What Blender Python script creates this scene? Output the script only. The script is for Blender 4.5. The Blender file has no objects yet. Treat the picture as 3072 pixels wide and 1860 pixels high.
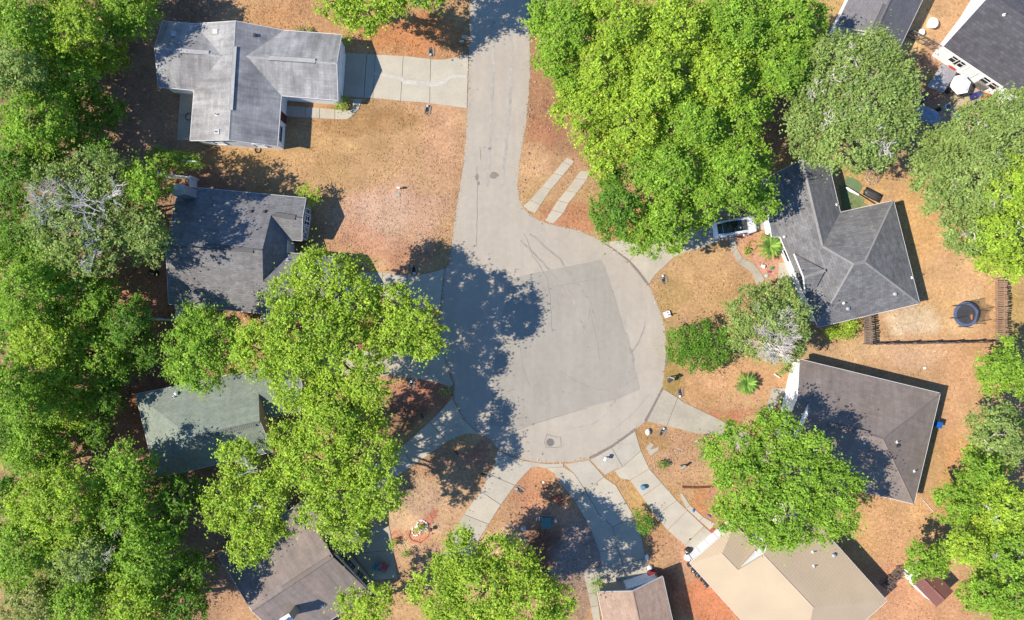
import bpy, bmesh, math, random
import numpy as np
from mathutils import Vector, Matrix
random.seed(7); RNG = np.random.default_rng(7)
sc = bpy.context.scene
COL = sc.collection

# ------------------------------------------------------------------ camera, sky, sun, exposure
CAM_H = 70.0            # drone height above the cul-de-sac
S = 29.0                # photograph pixels per metre on the ground
cam_d = bpy.data.cameras.new('Camera'); cam = bpy.data.objects.new('Camera', cam_d); COL.objects.link(cam)
cam.location = (0, 0, CAM_H); cam.rotation_euler = (0, 0, 0)
cam_d.sensor_width = 36; cam_d.lens = 18 * CAM_H / (1536 / S); cam_d.clip_end = 6000; cam_d.clip_start = 0.5
sc.camera = cam
SUN_DIR = Vector((0.955, 0.166, -1.0)).normalized()     # way the light travels
world = bpy.data.worlds.new('World'); sc.world = world; world.use_nodes = True
wn = world.node_tree; bg = wn.nodes['Background']
sky = wn.nodes.new('ShaderNodeTexSky'); sky.sky_type = 'NISHITA'; sky.sun_disc = False
sky.sun_elevation = math.asin(-SUN_DIR.z); sky.sun_rotation = math.atan2(-SUN_DIR.x, -SUN_DIR.y)
sky.air_density = 1.0; sky.dust_density = 0.0; sky.ozone_density = 10.0
wn.links.new(sky.outputs[0], bg.inputs[0]); bg.inputs[1].default_value = 0.15
sd = bpy.data.lights.new('Sun', 'SUN'); sd.energy = 5.0; sd.angle = math.radians(0.5); sd.color = (1.0, 0.925, 0.80)
so = bpy.data.objects.new('Sun', sd); COL.objects.link(so)
so.rotation_euler = SUN_DIR.to_track_quat('-Z', 'Y').to_euler(); so.location = (-60, -10, 90)
sc.view_settings.view_transform = 'Standard'; sc.view_settings.look = 'None'; sc.view_settings.gamma = 1.0
sc.view_settings.exposure = 0.82
sc.render.engine = 'CYCLES'
sc.cycles.max_bounces = 8; sc.cycles.diffuse_bounces = 5; sc.cycles.transmission_bounces = 5; sc.cycles.transparent_max_bounces = 8

# ------------------------------------------------------------------ helpers
def P(px, py, h=0.0):
    """a point of the photograph (3072 x 1860) that lies h metres above the ground -> its place in the world"""
    k = (CAM_H - h) / CAM_H / S
    return Vector(((px - 1536) * k, (930 - py) * k, h))
def lin(c):
    c /= 255.0
    return c / 12.92 if c < 0.04045 else ((c + 0.055) / 1.055) ** 2.4
GAIN = 2.32
def A(r, g, b, k=1.0):
    return (min(lin(r) / GAIN * k, .9), min(lin(g) / GAIN * k, .9), min(lin(b) / GAIN * k, .9))
def tag(o, label=None, cat=None, group=None, kind=None):
    if label: o['label'] = label
    if cat: o['category'] = cat
    if group: o['group'] = group
    if kind: o['kind'] = kind
    return o
def empty(name, loc=(0, 0, 0), rz=0.0, parent=None):
    o = bpy.data.objects.new(name, None); COL.objects.link(o); o.location = loc; o.rotation_euler = (0, 0, rz)
    o.empty_display_size = .3
    if parent: o.parent = parent
    return o
def thing(name, label, cat, loc=(0, 0, 0), rz=0.0, group=None):
    return tag(empty(name, loc, rz), label, cat, group)
def link(name, me, parent=None, loc=None, rz=None, mat=None):
    o = bpy.data.objects.new(name, me); COL.objects.link(o)
    if mat is not None and not me.materials: me.materials.append(mat)
    if parent: o.parent = parent
    if loc is not None: o.location = loc
    if rz is not None: o.rotation_euler = (0, 0, rz)
    return o
def copy_tree(o, parent=None):
    c = o.copy(); COL.objects.link(c); c.parent = parent
    for ch in list(o.children): copy_tree(ch, c)
    return c

class MB:
    """collects shapes and links them as one mesh"""
    def __init__(s): s.v = []; s.f = []; s.smooth = False
    def add(s, vs, fs):
        n = len(s.v); s.v += [tuple(x) for x in vs]; s.f += [tuple(i + n for i in f) for f in fs]; return s
    def box(s, c, d, rz=0.0, rot=None):
        m = rot if rot is not None else Matrix.Rotation(rz, 3, 'Z')
        vs = [Vector(c) + m @ Vector((x * d[0] / 2, y * d[1] / 2, z * d[2] / 2)) for z in (-1, 1) for y in (-1, 1) for x in (-1, 1)]
        return s.add(vs, [(0, 2, 3, 1), (4, 5, 7, 6), (0, 1, 5, 4), (2, 6, 7, 3), (0, 4, 6, 2), (1, 3, 7, 5)])
    def beam(s, p, q, w, h):
        p = Vector(p); q = Vector(q); d = q - p; L = d.length
        if L < 1e-5: return s
        m = d.to_track_quat('X', 'Z').to_matrix()
        return s.box((p + q) / 2, (L, w, h), rot=m)
    def prism(s, poly, z0, z1):
        n = len(poly); vs = [(p[0], p[1], z0) for p in poly] + [(p[0], p[1], z1) for p in poly]
        a = sum(poly[i][0] * poly[(i + 1) % n][1] - poly[(i + 1) % n][0] * poly[i][1] for i in range(n))
        t = tuple(range(n, 2 * n)); b = tuple(range(n - 1, -1, -1))
        fs = [t, b] + [(i, (i + 1) % n, n + (i + 1) % n, n + i) for i in range(n)]
        if a < 0: fs = [tuple(reversed(f)) for f in fs]
        return s.add(vs, fs)
    def tube(s, pts, rad, n=6, cap=True):
        pts = [Vector(p) for p in pts]
        if not hasattr(rad, '__len__'): rad = [rad] * len(pts)
        base = len(s.v); up = Vector((0, 0, 1))
        for i, p in enumerate(pts):
            d = (pts[min(i + 1, len(pts) - 1)] - pts[max(i - 1, 0)])
            d = d.normalized() if d.length > 1e-6 else up
            a = d.cross(up)
            if a.length < .1: a = d.cross(Vector((1, 0, 0)))
            a.normalize(); b = d.cross(a)
            for k in range(n):
                t = 2 * math.pi * k / n
                s.v.append(tuple(p + (a * math.cos(t) + b * math.sin(t)) * rad[i]))
        for i in range(len(pts) - 1):
            for k in range(n):
                s.f.append((base + i * n + k, base + i * n + (k + 1) % n, base + (i + 1) * n + (k + 1) % n, base + (i + 1) * n + k))
        if cap:
            s.f.append(tuple(base + k for k in range(n))[::-1]); e = base + (len(pts) - 1) * n
            s.f.append(tuple(e + k for k in range(n)))
        return s
    def lathe(s, prof, n=16, c=(0, 0, 0)):
        base = len(s.v)
        for r, z in prof:
            for k in range(n):
                t = 2 * math.pi * k / n; s.v.append((c[0] + r * math.cos(t), c[1] + r * math.sin(t), c[2] + z))
        for i in range(len(prof) - 1):
            for k in range(n):
                s.f.append((base + i * n + k, base + i * n + (k + 1) % n, base + (i + 1) * n + (k + 1) % n, base + (i + 1) * n + k))
        s.f.append(tuple(base + k for k in range(n))[::-1]); e = base + (len(prof) - 1) * n
        s.f.append(tuple(e + k for k in range(n)))
        return s
    def blob(s, c, r, n=10, m=6, jit=.15, seed=0, fl=1.0):
        rr = random.Random(seed); base = len(s.v)
        for i in range(m + 1):
            ph = math.pi * i / m
            for k in range(n):
                t = 2 * math.pi * k / n + i * .3; q = 1 + rr.uniform(-jit, jit)
                s.v.append((c[0] + r[0] * q * math.sin(ph) * math.cos(t), c[1] + r[1] * q * math.sin(ph) * math.sin(t), c[2] - r[2] * q * math.cos(ph) * fl))
        for i in range(m):
            for k in range(n):
                s.f.append((base + i * n + k, base + i * n + (k + 1) % n, base + (i + 1) * n + (k + 1) % n, base + (i + 1) * n + k))
        return s
    def mesh(s, name):
        me = bpy.data.meshes.new(name); me.from_pydata(s.v, [], s.f); me.validate(); me.update()
        if s.smooth: me.polygons.foreach_set('use_smooth', [True] * len(me.polygons))
        return me
    def build(s, name, mat, parent=None, loc=None, rz=None):
        me = s.mesh(name)
        if mat is not None: me.materials.append(mat)
        return link(name, me, parent, loc, rz)

# ------------------------------------------------------------------ materials
def newmat(name):
    m = bpy.data.materials.new(name); m.use_nodes = True
    nt = m.node_tree; b = nt.nodes['Principled BSDF']; return m, nt, b
def node(nt, t, **kw):
    n = nt.nodes.new(t)
    for k, v in kw.items(): setattr(n, k, v)
    return n
def noise(nt, vec, scale, detail=4, rough=.6):
    n = node(nt, 'ShaderNodeTexNoise'); n.inputs['Scale'].default_value = scale
    n.inputs['Detail'].default_value = detail; n.inputs['Roughness'].default_value = rough
    if vec is not None: nt.links.new(vec, n.inputs['Vector'])
    return n.outputs['Fac']
def mrange(nt, val, a, b, c, d):
    n = node(nt, 'ShaderNodeMapRange'); nt.links.new(val, n.inputs[0])
    for i, x in zip((1, 2, 3, 4), (a, b, c, d)): n.inputs[i].default_value = x
    return n.outputs[0]
def math2(nt, op, a, b):
    n = node(nt, 'ShaderNodeMath', operation=op)
    for i, x in enumerate((a, b)):
        if isinstance(x, (int, float)): n.inputs[i].default_value = x
        else: nt.links.new(x, n.inputs[i])
    return n.outputs[0]
def scale_col(nt, col, fac):
    """colour times a number"""
    n = node(nt, 'ShaderNodeVectorMath', operation='SCALE')
    if isinstance(col, tuple): n.inputs[0].default_value = col[:3]
    else: nt.links.new(col, n.inputs[0])
    if isinstance(fac, (int, float)): n.inputs['Scale'].default_value = fac
    else: nt.links.new(fac, n.inputs['Scale'])
    return n.outputs[0]
def mixc(nt, fac, a, b):
    n = node(nt, 'ShaderNodeMix', data_type='RGBA')
    if isinstance(fac, (int, float)): n.inputs[0].default_value = fac
    else: nt.links.new(fac, n.inputs[0])
    for i, x in ((6, a), (7, b)):
        if isinstance(x, tuple): n.inputs[i].default_value = (x[0], x[1], x[2], 1)
        else: nt.links.new(x, n.inputs[i])
    return n.outputs[2]
def bump(nt, b, h, strength, dist=.05):
    n = node(nt, 'ShaderNodeBump'); n.inputs['Strength'].default_value = strength; n.inputs['Distance'].default_value = dist
    nt.links.new(h, n.inputs['Height']); nt.links.new(n.outputs[0], b.inputs['Normal'])
MATS = {}
def pm(name, rgb, var=.14, scale=3.0, rough=.8, bmp=.25, metal=0.0, coat=0.0, big=.1, obj=False, fine=True, spec=.3):
    """plain painted / stone / earth surface with grain, blotches and fine relief"""
    if name in MATS: return MATS[name]
    m, nt, b = newmat(name)
    tc = node(nt, 'ShaderNodeTexCoord'); geo = node(nt, 'ShaderNodeNewGeometry')
    v = tc.outputs['Object'] if obj else geo.outputs['Position']
    n1 = noise(nt, v, scale, 5, .65); n2 = noise(nt, v, scale * .13, 3, .5)
    f = math2(nt, 'MULTIPLY', mrange(nt, n1, .3, .7, 1 - var, 1 + var), mrange(nt, n2, .3, .7, 1 - big, 1 + big))
    nt.links.new(scale_col(nt, rgb, f), b.inputs['Base Color'])
    b.inputs['Roughness'].default_value = rough; b.inputs['Metallic'].default_value = metal
    b.inputs['Coat Weight'].default_value = coat; b.inputs['Specular IOR Level'].default_value = spec
    if bmp: bump(nt, b, noise(nt, v, scale * 4, 4, .6), bmp, .02)
    MATS[name] = m; return m
def glass_mat(name='window glass', rgb=(.012, .016, .022)):
    if name in MATS: return MATS[name]
    m, nt, b = newmat(name); b.inputs['Base Color'].default_value = (*rgb, 1)
    geo = node(nt, 'ShaderNodeNewGeometry')
    nt.links.new(mrange(nt, noise(nt, geo.outputs['Position'], 1.2), .3, .7, .04, .12), b.inputs['Roughness'])
    b.inputs['Specular IOR Level'].default_value = .6; MATS[name] = m; return m
def roof_mat(name, rgb, tab=.16, streak=.15, row=.2, bw=.34, mott=.10, warm=None):
    """asphalt shingles: courses and tabs along the slope, weather streaks running down it"""
    m, nt, b = newmat(name)
    uv = node(nt, 'ShaderNodeUVMap'); v = uv.outputs[0]
    def brick(w, h, a, bb, mo, ms):
        k = node(nt, 'ShaderNodeTexBrick'); nt.links.new(v, k.inputs['Vector']); k.inputs['Scale'].default_value = 1
        k.inputs['Brick Width'].default_value = w; k.inputs['Row Height'].default_value = h; k.inputs['Mortar Size'].default_value = ms
        k.inputs['Color1'].default_value = (a, a, a, 1); k.inputs['Color2'].default_value = (bb, bb, bb, 1); k.inputs['Mortar'].default_value = (mo, mo, mo, 1)
        k.inputs['Mortar Smooth'].default_value = .3; k.inputs['Bias'].default_value = 0
        bw_ = node(nt, 'ShaderNodeRGBToBW'); nt.links.new(k.outputs[0], bw_.inputs[0]); return bw_.outputs[0]
    f1 = brick(bw, row, 1 - tab, 1 + tab, 1 - 2.2 * tab, .012); f2 = brick(1.1, .43, 1 - tab * .6, 1 + tab * .6, 1 - tab * .5, .01)
    mp = node(nt, 'ShaderNodeMapping'); nt.links.new(v, mp.inputs[0]); mp.inputs['Scale'].default_value = (1.6, .22, 1)
    st = mrange(nt, noise(nt, mp.outputs[0], 1.0, 5, .6), .35, .7, 1 + streak * .5, 1 - streak)
    geo = node(nt, 'ShaderNodeNewGeometry')
    mo = mrange(nt, noise(nt, geo.outputs['Position'], .5, 4, .6), .3, .7, 1 - mott, 1 + mott)
    fi = mrange(nt, noise(nt, geo.outputs['Position'], 9, 3, .7), .25, .75, .86, 1.14)
    f = math2(nt, 'MULTIPLY', math2(nt, 'MULTIPLY', math2(nt, 'MULTIPLY', f1, f2), math2(nt, 'MULTIPLY', st, mo)), fi)
    col = scale_col(nt, rgb, f)
    if warm: col = mixc(nt, mrange(nt, noise(nt, geo.outputs['Position'], .33, 3, .5), .4, .65, 0, .8), col, scale_col(nt, warm, f))
    nt.links.new(col, b.inputs['Base Color']); b.inputs['Roughness'].default_value = .9; b.inputs['Specular IOR Level'].default_value = .2
    bump(nt, b, f1, .5, .02); return m
def metal_roof_mat(name, rgb):
    m, nt, b = newmat(name); geo = node(nt, 'ShaderNodeNewGeometry')
    f = math2(nt, 'MULTIPLY', mrange(nt, noise(nt, geo.outputs['Position'], .35, 3, .5), .3, .7, .95, 1.05), mrange(nt, noise(nt, geo.outputs['Position'], 6, 4, .7), .25, .75, .96, 1.04))
    nt.links.new(scale_col(nt, rgb, f), b.inputs['Base Color']); b.inputs['Roughness'].default_value = .55; b.inputs['Specular IOR Level'].default_value = .3
    return m
def leaf_mat():
    m, nt, b = newmat('leaves'); at = node(nt, 'ShaderNodeAttribute', attribute_name='Col')
    nt.links.new(at.outputs['Color'], b.inputs['Base Color']); b.inputs['Roughness'].default_value = .55; b.inputs['Specular IOR Level'].default_value = .25
    tr = node(nt, 'ShaderNodeBsdfTranslucent'); mx = node(nt, 'ShaderNodeMixShader'); mx.inputs[0].default_value = .5
    nt.links.new(mixc(nt, .35, at.outputs['Color'], (.30, .48, .015)), tr.inputs['Color'])
    out = nt.nodes['Material Output']; nt.links.new(b.outputs[0], mx.inputs[1]); nt.links.new(tr.outputs[0], mx.inputs[2]); nt.links.new(mx.outputs[0], out.inputs['Surface'])
    return m
LEAF = leaf_mat()
BARK = pm('bark', (.16, .12, .09), var=.3, scale=6, rough=.95, bmp=.6)
DEADWOOD = pm('grey dead wood', (.46, .42, .38), var=.2, scale=5, rough=.95, bmp=.4)
CONC = pm('concrete', A(230, 218, 196), var=.06, scale=5, rough=.9, bmp=.15, big=.07)
CONC2 = pm('old concrete', A(214, 203, 182), var=.09, scale=4, rough=.9, bmp=.2, big=.12)
WHITE = pm('white paint', (.70, .70, .69), var=.04, scale=3, rough=.5, bmp=.05, big=.03)
TRIM = pm('pale trim', (.62, .61, .58), var=.05, scale=3, rough=.6, bmp=.05)
DARKM = pm('dark metal', (.03, .03, .032), var=.2, scale=8, rough=.5, bmp=.1)
BLACKP = pm('black plastic', (.018, .018, .02), var=.25, scale=8, rough=.45, bmp=.1)
GALV = pm('galvanised metal', (.42, .43, .44), var=.1, scale=8, rough=.4, bmp=.05, metal=.5)
GLASS = glass_mat()
WOOD = pm('weathered wood', A(196, 160, 134), var=.22, scale=4, rough=.9, bmp=.4, big=.15)
WOODG = pm('grey weathered wood', A(160, 140, 128), var=.22, scale=4, rough=.9, bmp=.4, big=.15)
ROCKW = pm('white rock', (.62, .6, .57), var=.12, scale=6, rough=.9, bmp=.5)
ROCKP = pm('pinkish stone', A(222, 184, 160), var=.2, scale=6, rough=.9, bmp=.5, big=.2)
# ------------------------------------------------------------------ ground: one sheet, bare soil / dry grass / litter colours
def px2w(a):
    return [((x - 1536) / S, (930 - y) / S) for x, y in a]
def vnoise(x, y, sc, seed):
    """smooth value noise on arrays"""
    r = np.random.default_rng(seed); g = r.random((64, 64))
    x = x / sc; y = y / sc; xi = np.floor(x).astype(int); yi = np.floor(y).astype(int)
    fx = x - xi; fy = y - yi; fx = fx * fx * (3 - 2 * fx); fy = fy * fy * (3 - 2 * fy)
    q = lambda i, j: g[i % 64, j % 64]
    return (q(xi, yi) * (1 - fx) + q(xi + 1, yi) * fx) * (1 - fy) + (q(xi, yi + 1) * (1 - fx) + q(xi + 1, yi + 1) * fx) * fy
# patches: centre and half-size in photograph pixels, the soil's own colour, weight
GP = [
 (300, 900, 420, 1100, (178, 132, 104), .95), (150, 300, 300, 420, (160, 120, 92), .9), (430, 330, 130, 190, (196, 150, 118), .8),
 (480, 1180, 130, 160, (182, 122, 96), .9), (430, 880, 110, 110, (206, 140, 104), .9), (560, 1640, 200, 240, (180, 134, 106), .9), (430,1440,120,90,(182,128,100),.9),
 (1000, 60, 330, 90, (208, 152, 96), .9), (1250, 110, 170, 70, (208, 134, 74), .95), (560, 20, 120, 50, (150, 112, 84), .7),
 (1150, 420, 260, 110, (204, 160, 102), .95), (1130, 350, 180, 40, (186, 140, 84), .8), (1330, 420, 60, 170, (212, 160, 112), .9), (700, 480, 200, 60, (206, 158, 104), .95), (640, 560, 110, 60, (190, 140, 110), .7),
 (1170, 650, 190, 110, (212, 162, 128), .95), (1130, 640, 90, 70, (222, 184, 158), .4), (1280, 560, 90, 50, (206, 158, 110), .8), (1080, 740, 90, 60, (214, 146, 110), .45), (1240, 770, 90, 40, (190, 132, 100), .7),
 (1640, 300, 70, 160, (216, 158, 112), .95), (1640, 400, 50, 60, (212, 128, 78), .6), (1610, 500, 60, 60, (222, 172, 120), .9), (1620, 585, 60, 60, (206, 164, 106), .8), (1760, 650, 130, 60, (208, 142, 98), .95), (1880, 700, 70, 50, (214, 136, 88), .9),
 (2090, 830, 160, 110, (212, 166, 104), .95), (2010, 890, 60, 90, (190, 152, 84), .8), (2150, 720, 60, 30, (206, 164, 96), .7), (2250, 720, 60, 50, (222, 158, 114), .9), (2290, 800, 45, 60, (222, 160, 128), .9),
 (2060, 1130, 180, 80, (208, 156, 96), .9), (1995, 1140, 45, 70, (180, 148, 66), .8), (2230, 1130, 160, 70, (220, 166, 112), .9), (2180, 1240, 90, 30, (212, 134, 88), .9), (2350, 1060, 120, 50, (206, 168, 104), .8),
 (2560, 560, 120, 80, (222, 176, 104), .9), (2800, 700, 130, 230, (226, 172, 102), .95), (2850, 880, 140, 160, (224, 174, 112), .95), (2740, 960, 90, 50, (234, 204, 162), .85), (2900, 950, 60, 60, (226, 186, 134), .6), (3050, 930, 50, 110, (196, 160, 84), .9), (2700, 1060, 260, 40, (220, 174, 124), .9), (2930, 1190, 130, 180, (222, 166, 108), .95), (2880, 1450, 90, 140, (224, 160, 102), .95),
 (2660, 1560, 150, 150, (222, 166, 106), .95), (2760, 1800, 170, 120, (222, 158, 106), .95), (2560, 1700, 80, 90, (214, 160, 104), .8),
 (2140, 1800, 110, 110, (218, 134, 82), .95), (2060, 1620, 60, 120, (216, 158, 112), .9), (1985, 1800, 60, 90, (150, 92, 68), .7), (2170, 1480, 50, 45, (206, 134, 106), .9), (2020, 1390, 90, 90, (206, 156, 108), .95), (1945, 1310, 50, 50, (196, 150, 84), .8), (2100, 1530, 30, 70, (212, 140, 84), .9),
 (1900, 1480, 40, 100, (206, 160, 96), .9), (1950, 1600, 50, 70, (206, 152, 100), .8),
 (1640, 1490, 100, 90, (212, 148, 100), .95), (1640, 1590, 130, 60, (212, 154, 118), .9), (1640, 1690, 90, 110, (132, 84, 66), .9), (1740, 1670, 90, 110, (172, 152, 146), .85), (1500, 1640, 80, 60, (222, 176, 134), .9), (1730, 1800, 60, 60, (158, 128, 112), .8),
 (1300, 1480, 140, 110, (212, 166, 118), .95), (1200, 1560, 120, 120, (222, 178, 132), .95), (1250, 1480, 90, 60, (196, 158, 128), .7), (1430, 1360, 60, 40, (196, 132, 104), .9), (1300, 1380, 80, 50, (190, 140, 110), .7), (1280, 1540, 26, 24, (206, 122, 96), .9), (1262, 1600, 42, 26, (214, 130, 92), .8), (1195, 1605, 26, 22, (214, 134, 100), .8), (1300, 1690, 80, 70, (206, 156, 120), .8),
 (1250, 1200, 110, 70, (196, 128, 96), .95), (1200, 1240, 90, 60, (150, 106, 78), .7), (1150, 1010, 120, 50, (176, 110, 82), .9),
 (880, 950, 160, 60, (196, 128, 92), .9), (1100, 1700, 90, 130, (196, 150, 122), .8), (860, 1500, 70, 60, (186, 132, 108), .9),
 (2750, 60, 60, 120, (234, 190, 124), .95), (2850, 260, 120, 110, (206, 160, 130), .85), (2940, 320, 100, 80, (230, 202, 162), .95), (2770, 190, 50, 40, (206, 156, 112), .9), (2380, 260, 130, 200, (176, 122, 88), .8), (2290, 400, 60, 70, (206, 140, 102), .8), (1800, 250, 300, 250, (176, 126, 88), .8),
]
def ground_colour(X, Y):
    px = X * S + 1536; py = 930 - Y * S
    wob = 55 * (vnoise(X, Y, 2.3, 1) - .5) + 22 * (vnoise(X, Y, .8, 2) - .5); wob2 = 55 * (vnoise(X, Y, 2.3, 3) - .5) + 22 * (vnoise(X, Y, .8, 4) - .5)
    base = np.array([lin(206), lin(158), lin(106)])
    C = np.tile(base, (X.size, 1)).reshape(X.shape + (3,))
    for cx, cy, rx, ry, c, w in GP:
        d = np.sqrt(((px + wob - cx) / rx) ** 2 + ((py + wob2 - cy) / ry) ** 2)
        t = np.clip((1.25 - d) / .6, 0, 1); t = t * t * (3 - 2 * t) * w
        cc = np.array([lin(c[0]), lin(c[1]), lin(c[2])])
        C = C * (1 - t[..., None]) + cc * t[..., None]
    # worn clay and straw-coloured turf drift through it
    n = vnoise(X, Y, 3.5, 9); n2 = vnoise(X, Y, 1.3, 10)
    C = C * (1 + .16 * (n[..., None] - .5)) * (1 + .20 * (n2[..., None] - .5))
    C[..., 2] *= (1 + .25 * (vnoise(X, Y, 5, 12) - .5)); C[..., 1] *= (1 + .08 * (vnoise(X, Y, 4, 13) - .5))
    m = C.mean(-1, keepdims=True); C = m + (C - m) * .84
    return C / GAIN * 1.34
xs = np.concatenate([[-3000, -900, -300, -120], np.arange(-64, 64.01, .36), [120, 300, 900, 3000]])
ys = np.concatenate([[-3000, -900, -300, -110], np.arange(-42, 42.01, .36), [110, 300, 900, 3000]])
GX, GY = np.meshgrid(xs, ys)
gv = np.stack([GX.ravel(), GY.ravel(), np.zeros(GX.size)], 1)
nx, ny = len(xs), len(ys)
ii = (np.arange(ny - 1)[:, None] * nx + np.arange(nx - 1)[None, :]).ravel()
gf = np.stack([ii, ii + 1, ii + 1 + nx, ii + nx], 1)
def fast_mesh(name, verts, faces, cols=None):
    """verts (n,3), faces (m,k) numpy -> mesh, with an optional colour per vertex"""
    me = bpy.data.meshes.new(name); n, (m, k) = len(verts), faces.shape
    me.vertices.add(n); me.vertices.foreach_set('co', verts.astype(np.float32).ravel())
    me.loops.add(m * k); me.loops.foreach_set('vertex_index', faces.astype(np.int32).ravel())
    me.polygons.add(m); me.polygons.foreach_set('loop_start', np.arange(0, m * k, k, dtype=np.int32))
    me.update(calc_edges=True)
    if cols is not None:
        a = me.color_attributes.new('Col', 'FLOAT_COLOR', 'POINT')
        a.data.foreach_set('color', np.concatenate([cols, np.ones((n, 1))], 1).astype(np.float32).ravel())
    return me
gcol = ground_colour(GX, GY).reshape(-1, 3)
def ground_mat():
    m, nt, b = newmat('dry ground'); at = node(nt, 'ShaderNodeAttribute', attribute_name='Col'); geo = node(nt, 'ShaderNodeNewGeometry'); v = geo.outputs['Position']
    a = mrange(nt, noise(nt, v, 3.2, 6, .75), .3, .72, .72, 1.26); c = mrange(nt, noise(nt, v, 14, 3, .7), .3, .7, .86, 1.14)
    d = mrange(nt, noise(nt, v, .8, 4, .6), .3, .7, .9, 1.1)
    f = math2(nt, 'MULTIPLY', math2(nt, 'MULTIPLY', a, c), d)
    col = scale_col(nt, at.outputs['Color'], f)
    # thin tufts of olive turf and reddish clay flecks
    g = mrange(nt, noise(nt, v, 1.7, 5, .7), .58, .76, 0, .25)
    col = mixc(nt, g, col, scale_col(nt, (.20, .15, .05), f))
    r = mrange(nt, noise(nt, v, 2.4, 5, .75), .62, .78, 0, .35)
    col = mixc(nt, r, col, scale_col(nt, (.33, .20, .12), f))
    nt.links.new(col, b.inputs['Base Color']); b.inputs['Roughness'].default_value = 1; b.inputs['Specular IOR Level'].default_value = .05
    bump(nt, b, noise(nt, v, 9, 5, .75), .8, .06); return m
GROUND = link('ground', fast_mesh('ground', gv, gf, gcol), mat=ground_mat())
tag(GROUND, 'dry tan lawns and bare orange soil between the houses', 'ground', kind='structure')

# ------------------------------------------------------------------ road and turning circle
def smooth_poly(pts, it=2):
    for _ in range(it):
        q = []
        for i in range(len(pts)):
            a = pts[i]; b = pts[(i + 1) % len(pts)]
            q += [(a[0] * .75 + b[0] * .25, a[1] * .75 + b[1] * .25), (a[0] * .25 + b[0] * .75, a[1] * .25 + b[1] * .75)]
        pts = q
    return pts
def sheet(name, poly, z, mat, thick=.03, parent=None, ragged=0.0, step=.35):
    """flat slab of paving with its outline in world metres"""
    if ragged:
        q = []; rr = random.Random(len(poly))
        for i in range(len(poly)):
            a = Vector(poly[i]); b = Vector(poly[(i + 1) % len(poly)]); n = max(1, min(200, int((b - a).length / step)))
            for k in range(n):
                p = a.lerp(b, k / n); q.append((p.x + rr.uniform(-ragged, ragged), p.y + rr.uniform(-ragged, ragged)))
        poly = q
    bm = bmesh.new(); vs = [bm.verts.new((p[0], p[1], z)) for p in poly]; f = bm.faces.new(vs); f.normal_update()
    if f.normal.z < 0: f.normal_flip()
    top = list(f.edges)
    r = bmesh.ops.extrude_edge_only(bm, edges=top)
    for v in [g for g in r['geom'] if isinstance(g, bmesh.types.BMVert)]: v.co.z = z - thick
    bmesh.ops.triangulate(bm, faces=[f]); bmesh.ops.recalc_face_normals(bm, faces=bm.faces)
    me = bpy.data.meshes.new(name); bm.to_mesh(me); bm.free(); return link(name, me, parent, mat=mat)
def asphalt_mat(name, rgb, blot=.06):
    m, nt, b = newmat(name); geo = node(nt, 'ShaderNodeNewGeometry'); v = geo.outputs['Position']
    f = math2(nt, 'MULTIPLY', mrange(nt, noise(nt, v, .22, 4, .55), .3, .7, 1 - blot, 1 + blot), mrange(nt, noise(nt, v, 1.6, 5, .65), .3, .7, .94, 1.05))
    f = math2(nt, 'MULTIPLY', f, mrange(nt, noise(nt, v, 22, 3, .7), .25, .75, .93, 1.07))
    mp = node(nt, 'ShaderNodeMapping'); nt.links.new(v, mp.inputs[0]); mp.inputs['Scale'].default_value = (1.1, .10, 1); mp.inputs['Rotation'].default_value = (0, 0, .12)
    f = math2(nt, 'MULTIPLY', f, mrange(nt, noise(nt, mp.outputs[0], 1.0, 4, .6), .35, .75, 1.03, .93))
    # scattered small dark oil drips
    vo = node(nt, 'ShaderNodeTexVoronoi'); vo.inputs['Scale'].default_value = .55; nt.links.new(v, vo.inputs['Vector'])
    drip = mrange(nt, vo.outputs['Distance'], .03, .07, .72, 1.0)
    f = math2(nt, 'MULTIPLY', f, drip)
    nt.links.new(scale_col(nt, rgb, f), b.inputs['Base Color']); b.inputs['Roughness'].default_value = .92; b.inputs['Specular IOR Level'].default_value = .25
    bump(nt, b, noise(nt, v, 30, 3, .7), .25, .01); return m
ASPH = asphalt_mat('sun bleached asphalt', A(218, 205, 187))
ASPH2 = asphalt_mat('newer asphalt patch', A(198, 190, 176), .07)
LIP = pm('dark asphalt lip', A(160, 148, 138), var=.08, scale=5, rough=.95)
road_px = [(1411, -60), (1409, 100), (1407, 162), (1402, 320), (1396, 440), (1386, 520), (1374, 600), (1365, 660), (1356, 730), (1347, 790), (1334, 808), (1331, 840), (1322, 925), (1321, 1000), (1326, 1050), (1345, 1108), (1363, 1150), (1360, 1192), (1392, 1258), (1438, 1302), (1478, 1322), (1489, 1345),
 (1530, 1366), (1575, 1379), (1636, 1388), (1711, 1386), (1767, 1376), (1850, 1334), (1903, 1291), (1937, 1262), (1968, 1208), (1988, 1160), (1996, 1090), (1998, 1040), (1996, 995), (1987, 955), (1967, 900), (1946, 856), (1902, 803), (1886, 783), (1848, 754), (1809, 726), (1782, 713), (1736, 690), (1657, 675), (1615, 661), (1578, 635), (1560, 606), (1553, 560), (1558, 500), (1566, 440), (1578, 370), (1586, 290), (1590, 200), (1588, 100), (1587, -60)]
rw = px2w(road_px); rw = [(rw[0][0], 900)] + rw + [(rw[-1][0], 900)]
ROAD = sheet('road', rw, .012, ASPH, .03, ragged=.05)
tag(ROAD, 'sun bleached asphalt road ending in a round turning circle', 'road', kind='structure')
PATCH = sheet('road_patch', px2w([(1530, 836), (1590, 822), (1700, 800), (1804, 779), (1815, 800), (1842, 880), (1880, 1010), (1908, 1110), (1921, 1168), (1860, 1195), (1760, 1222), (1640, 1262), (1540, 1288), (1470, 1275), (1480, 1120), (1505, 960)]), .017, ASPH2, .004, ragged=.025)
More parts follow.
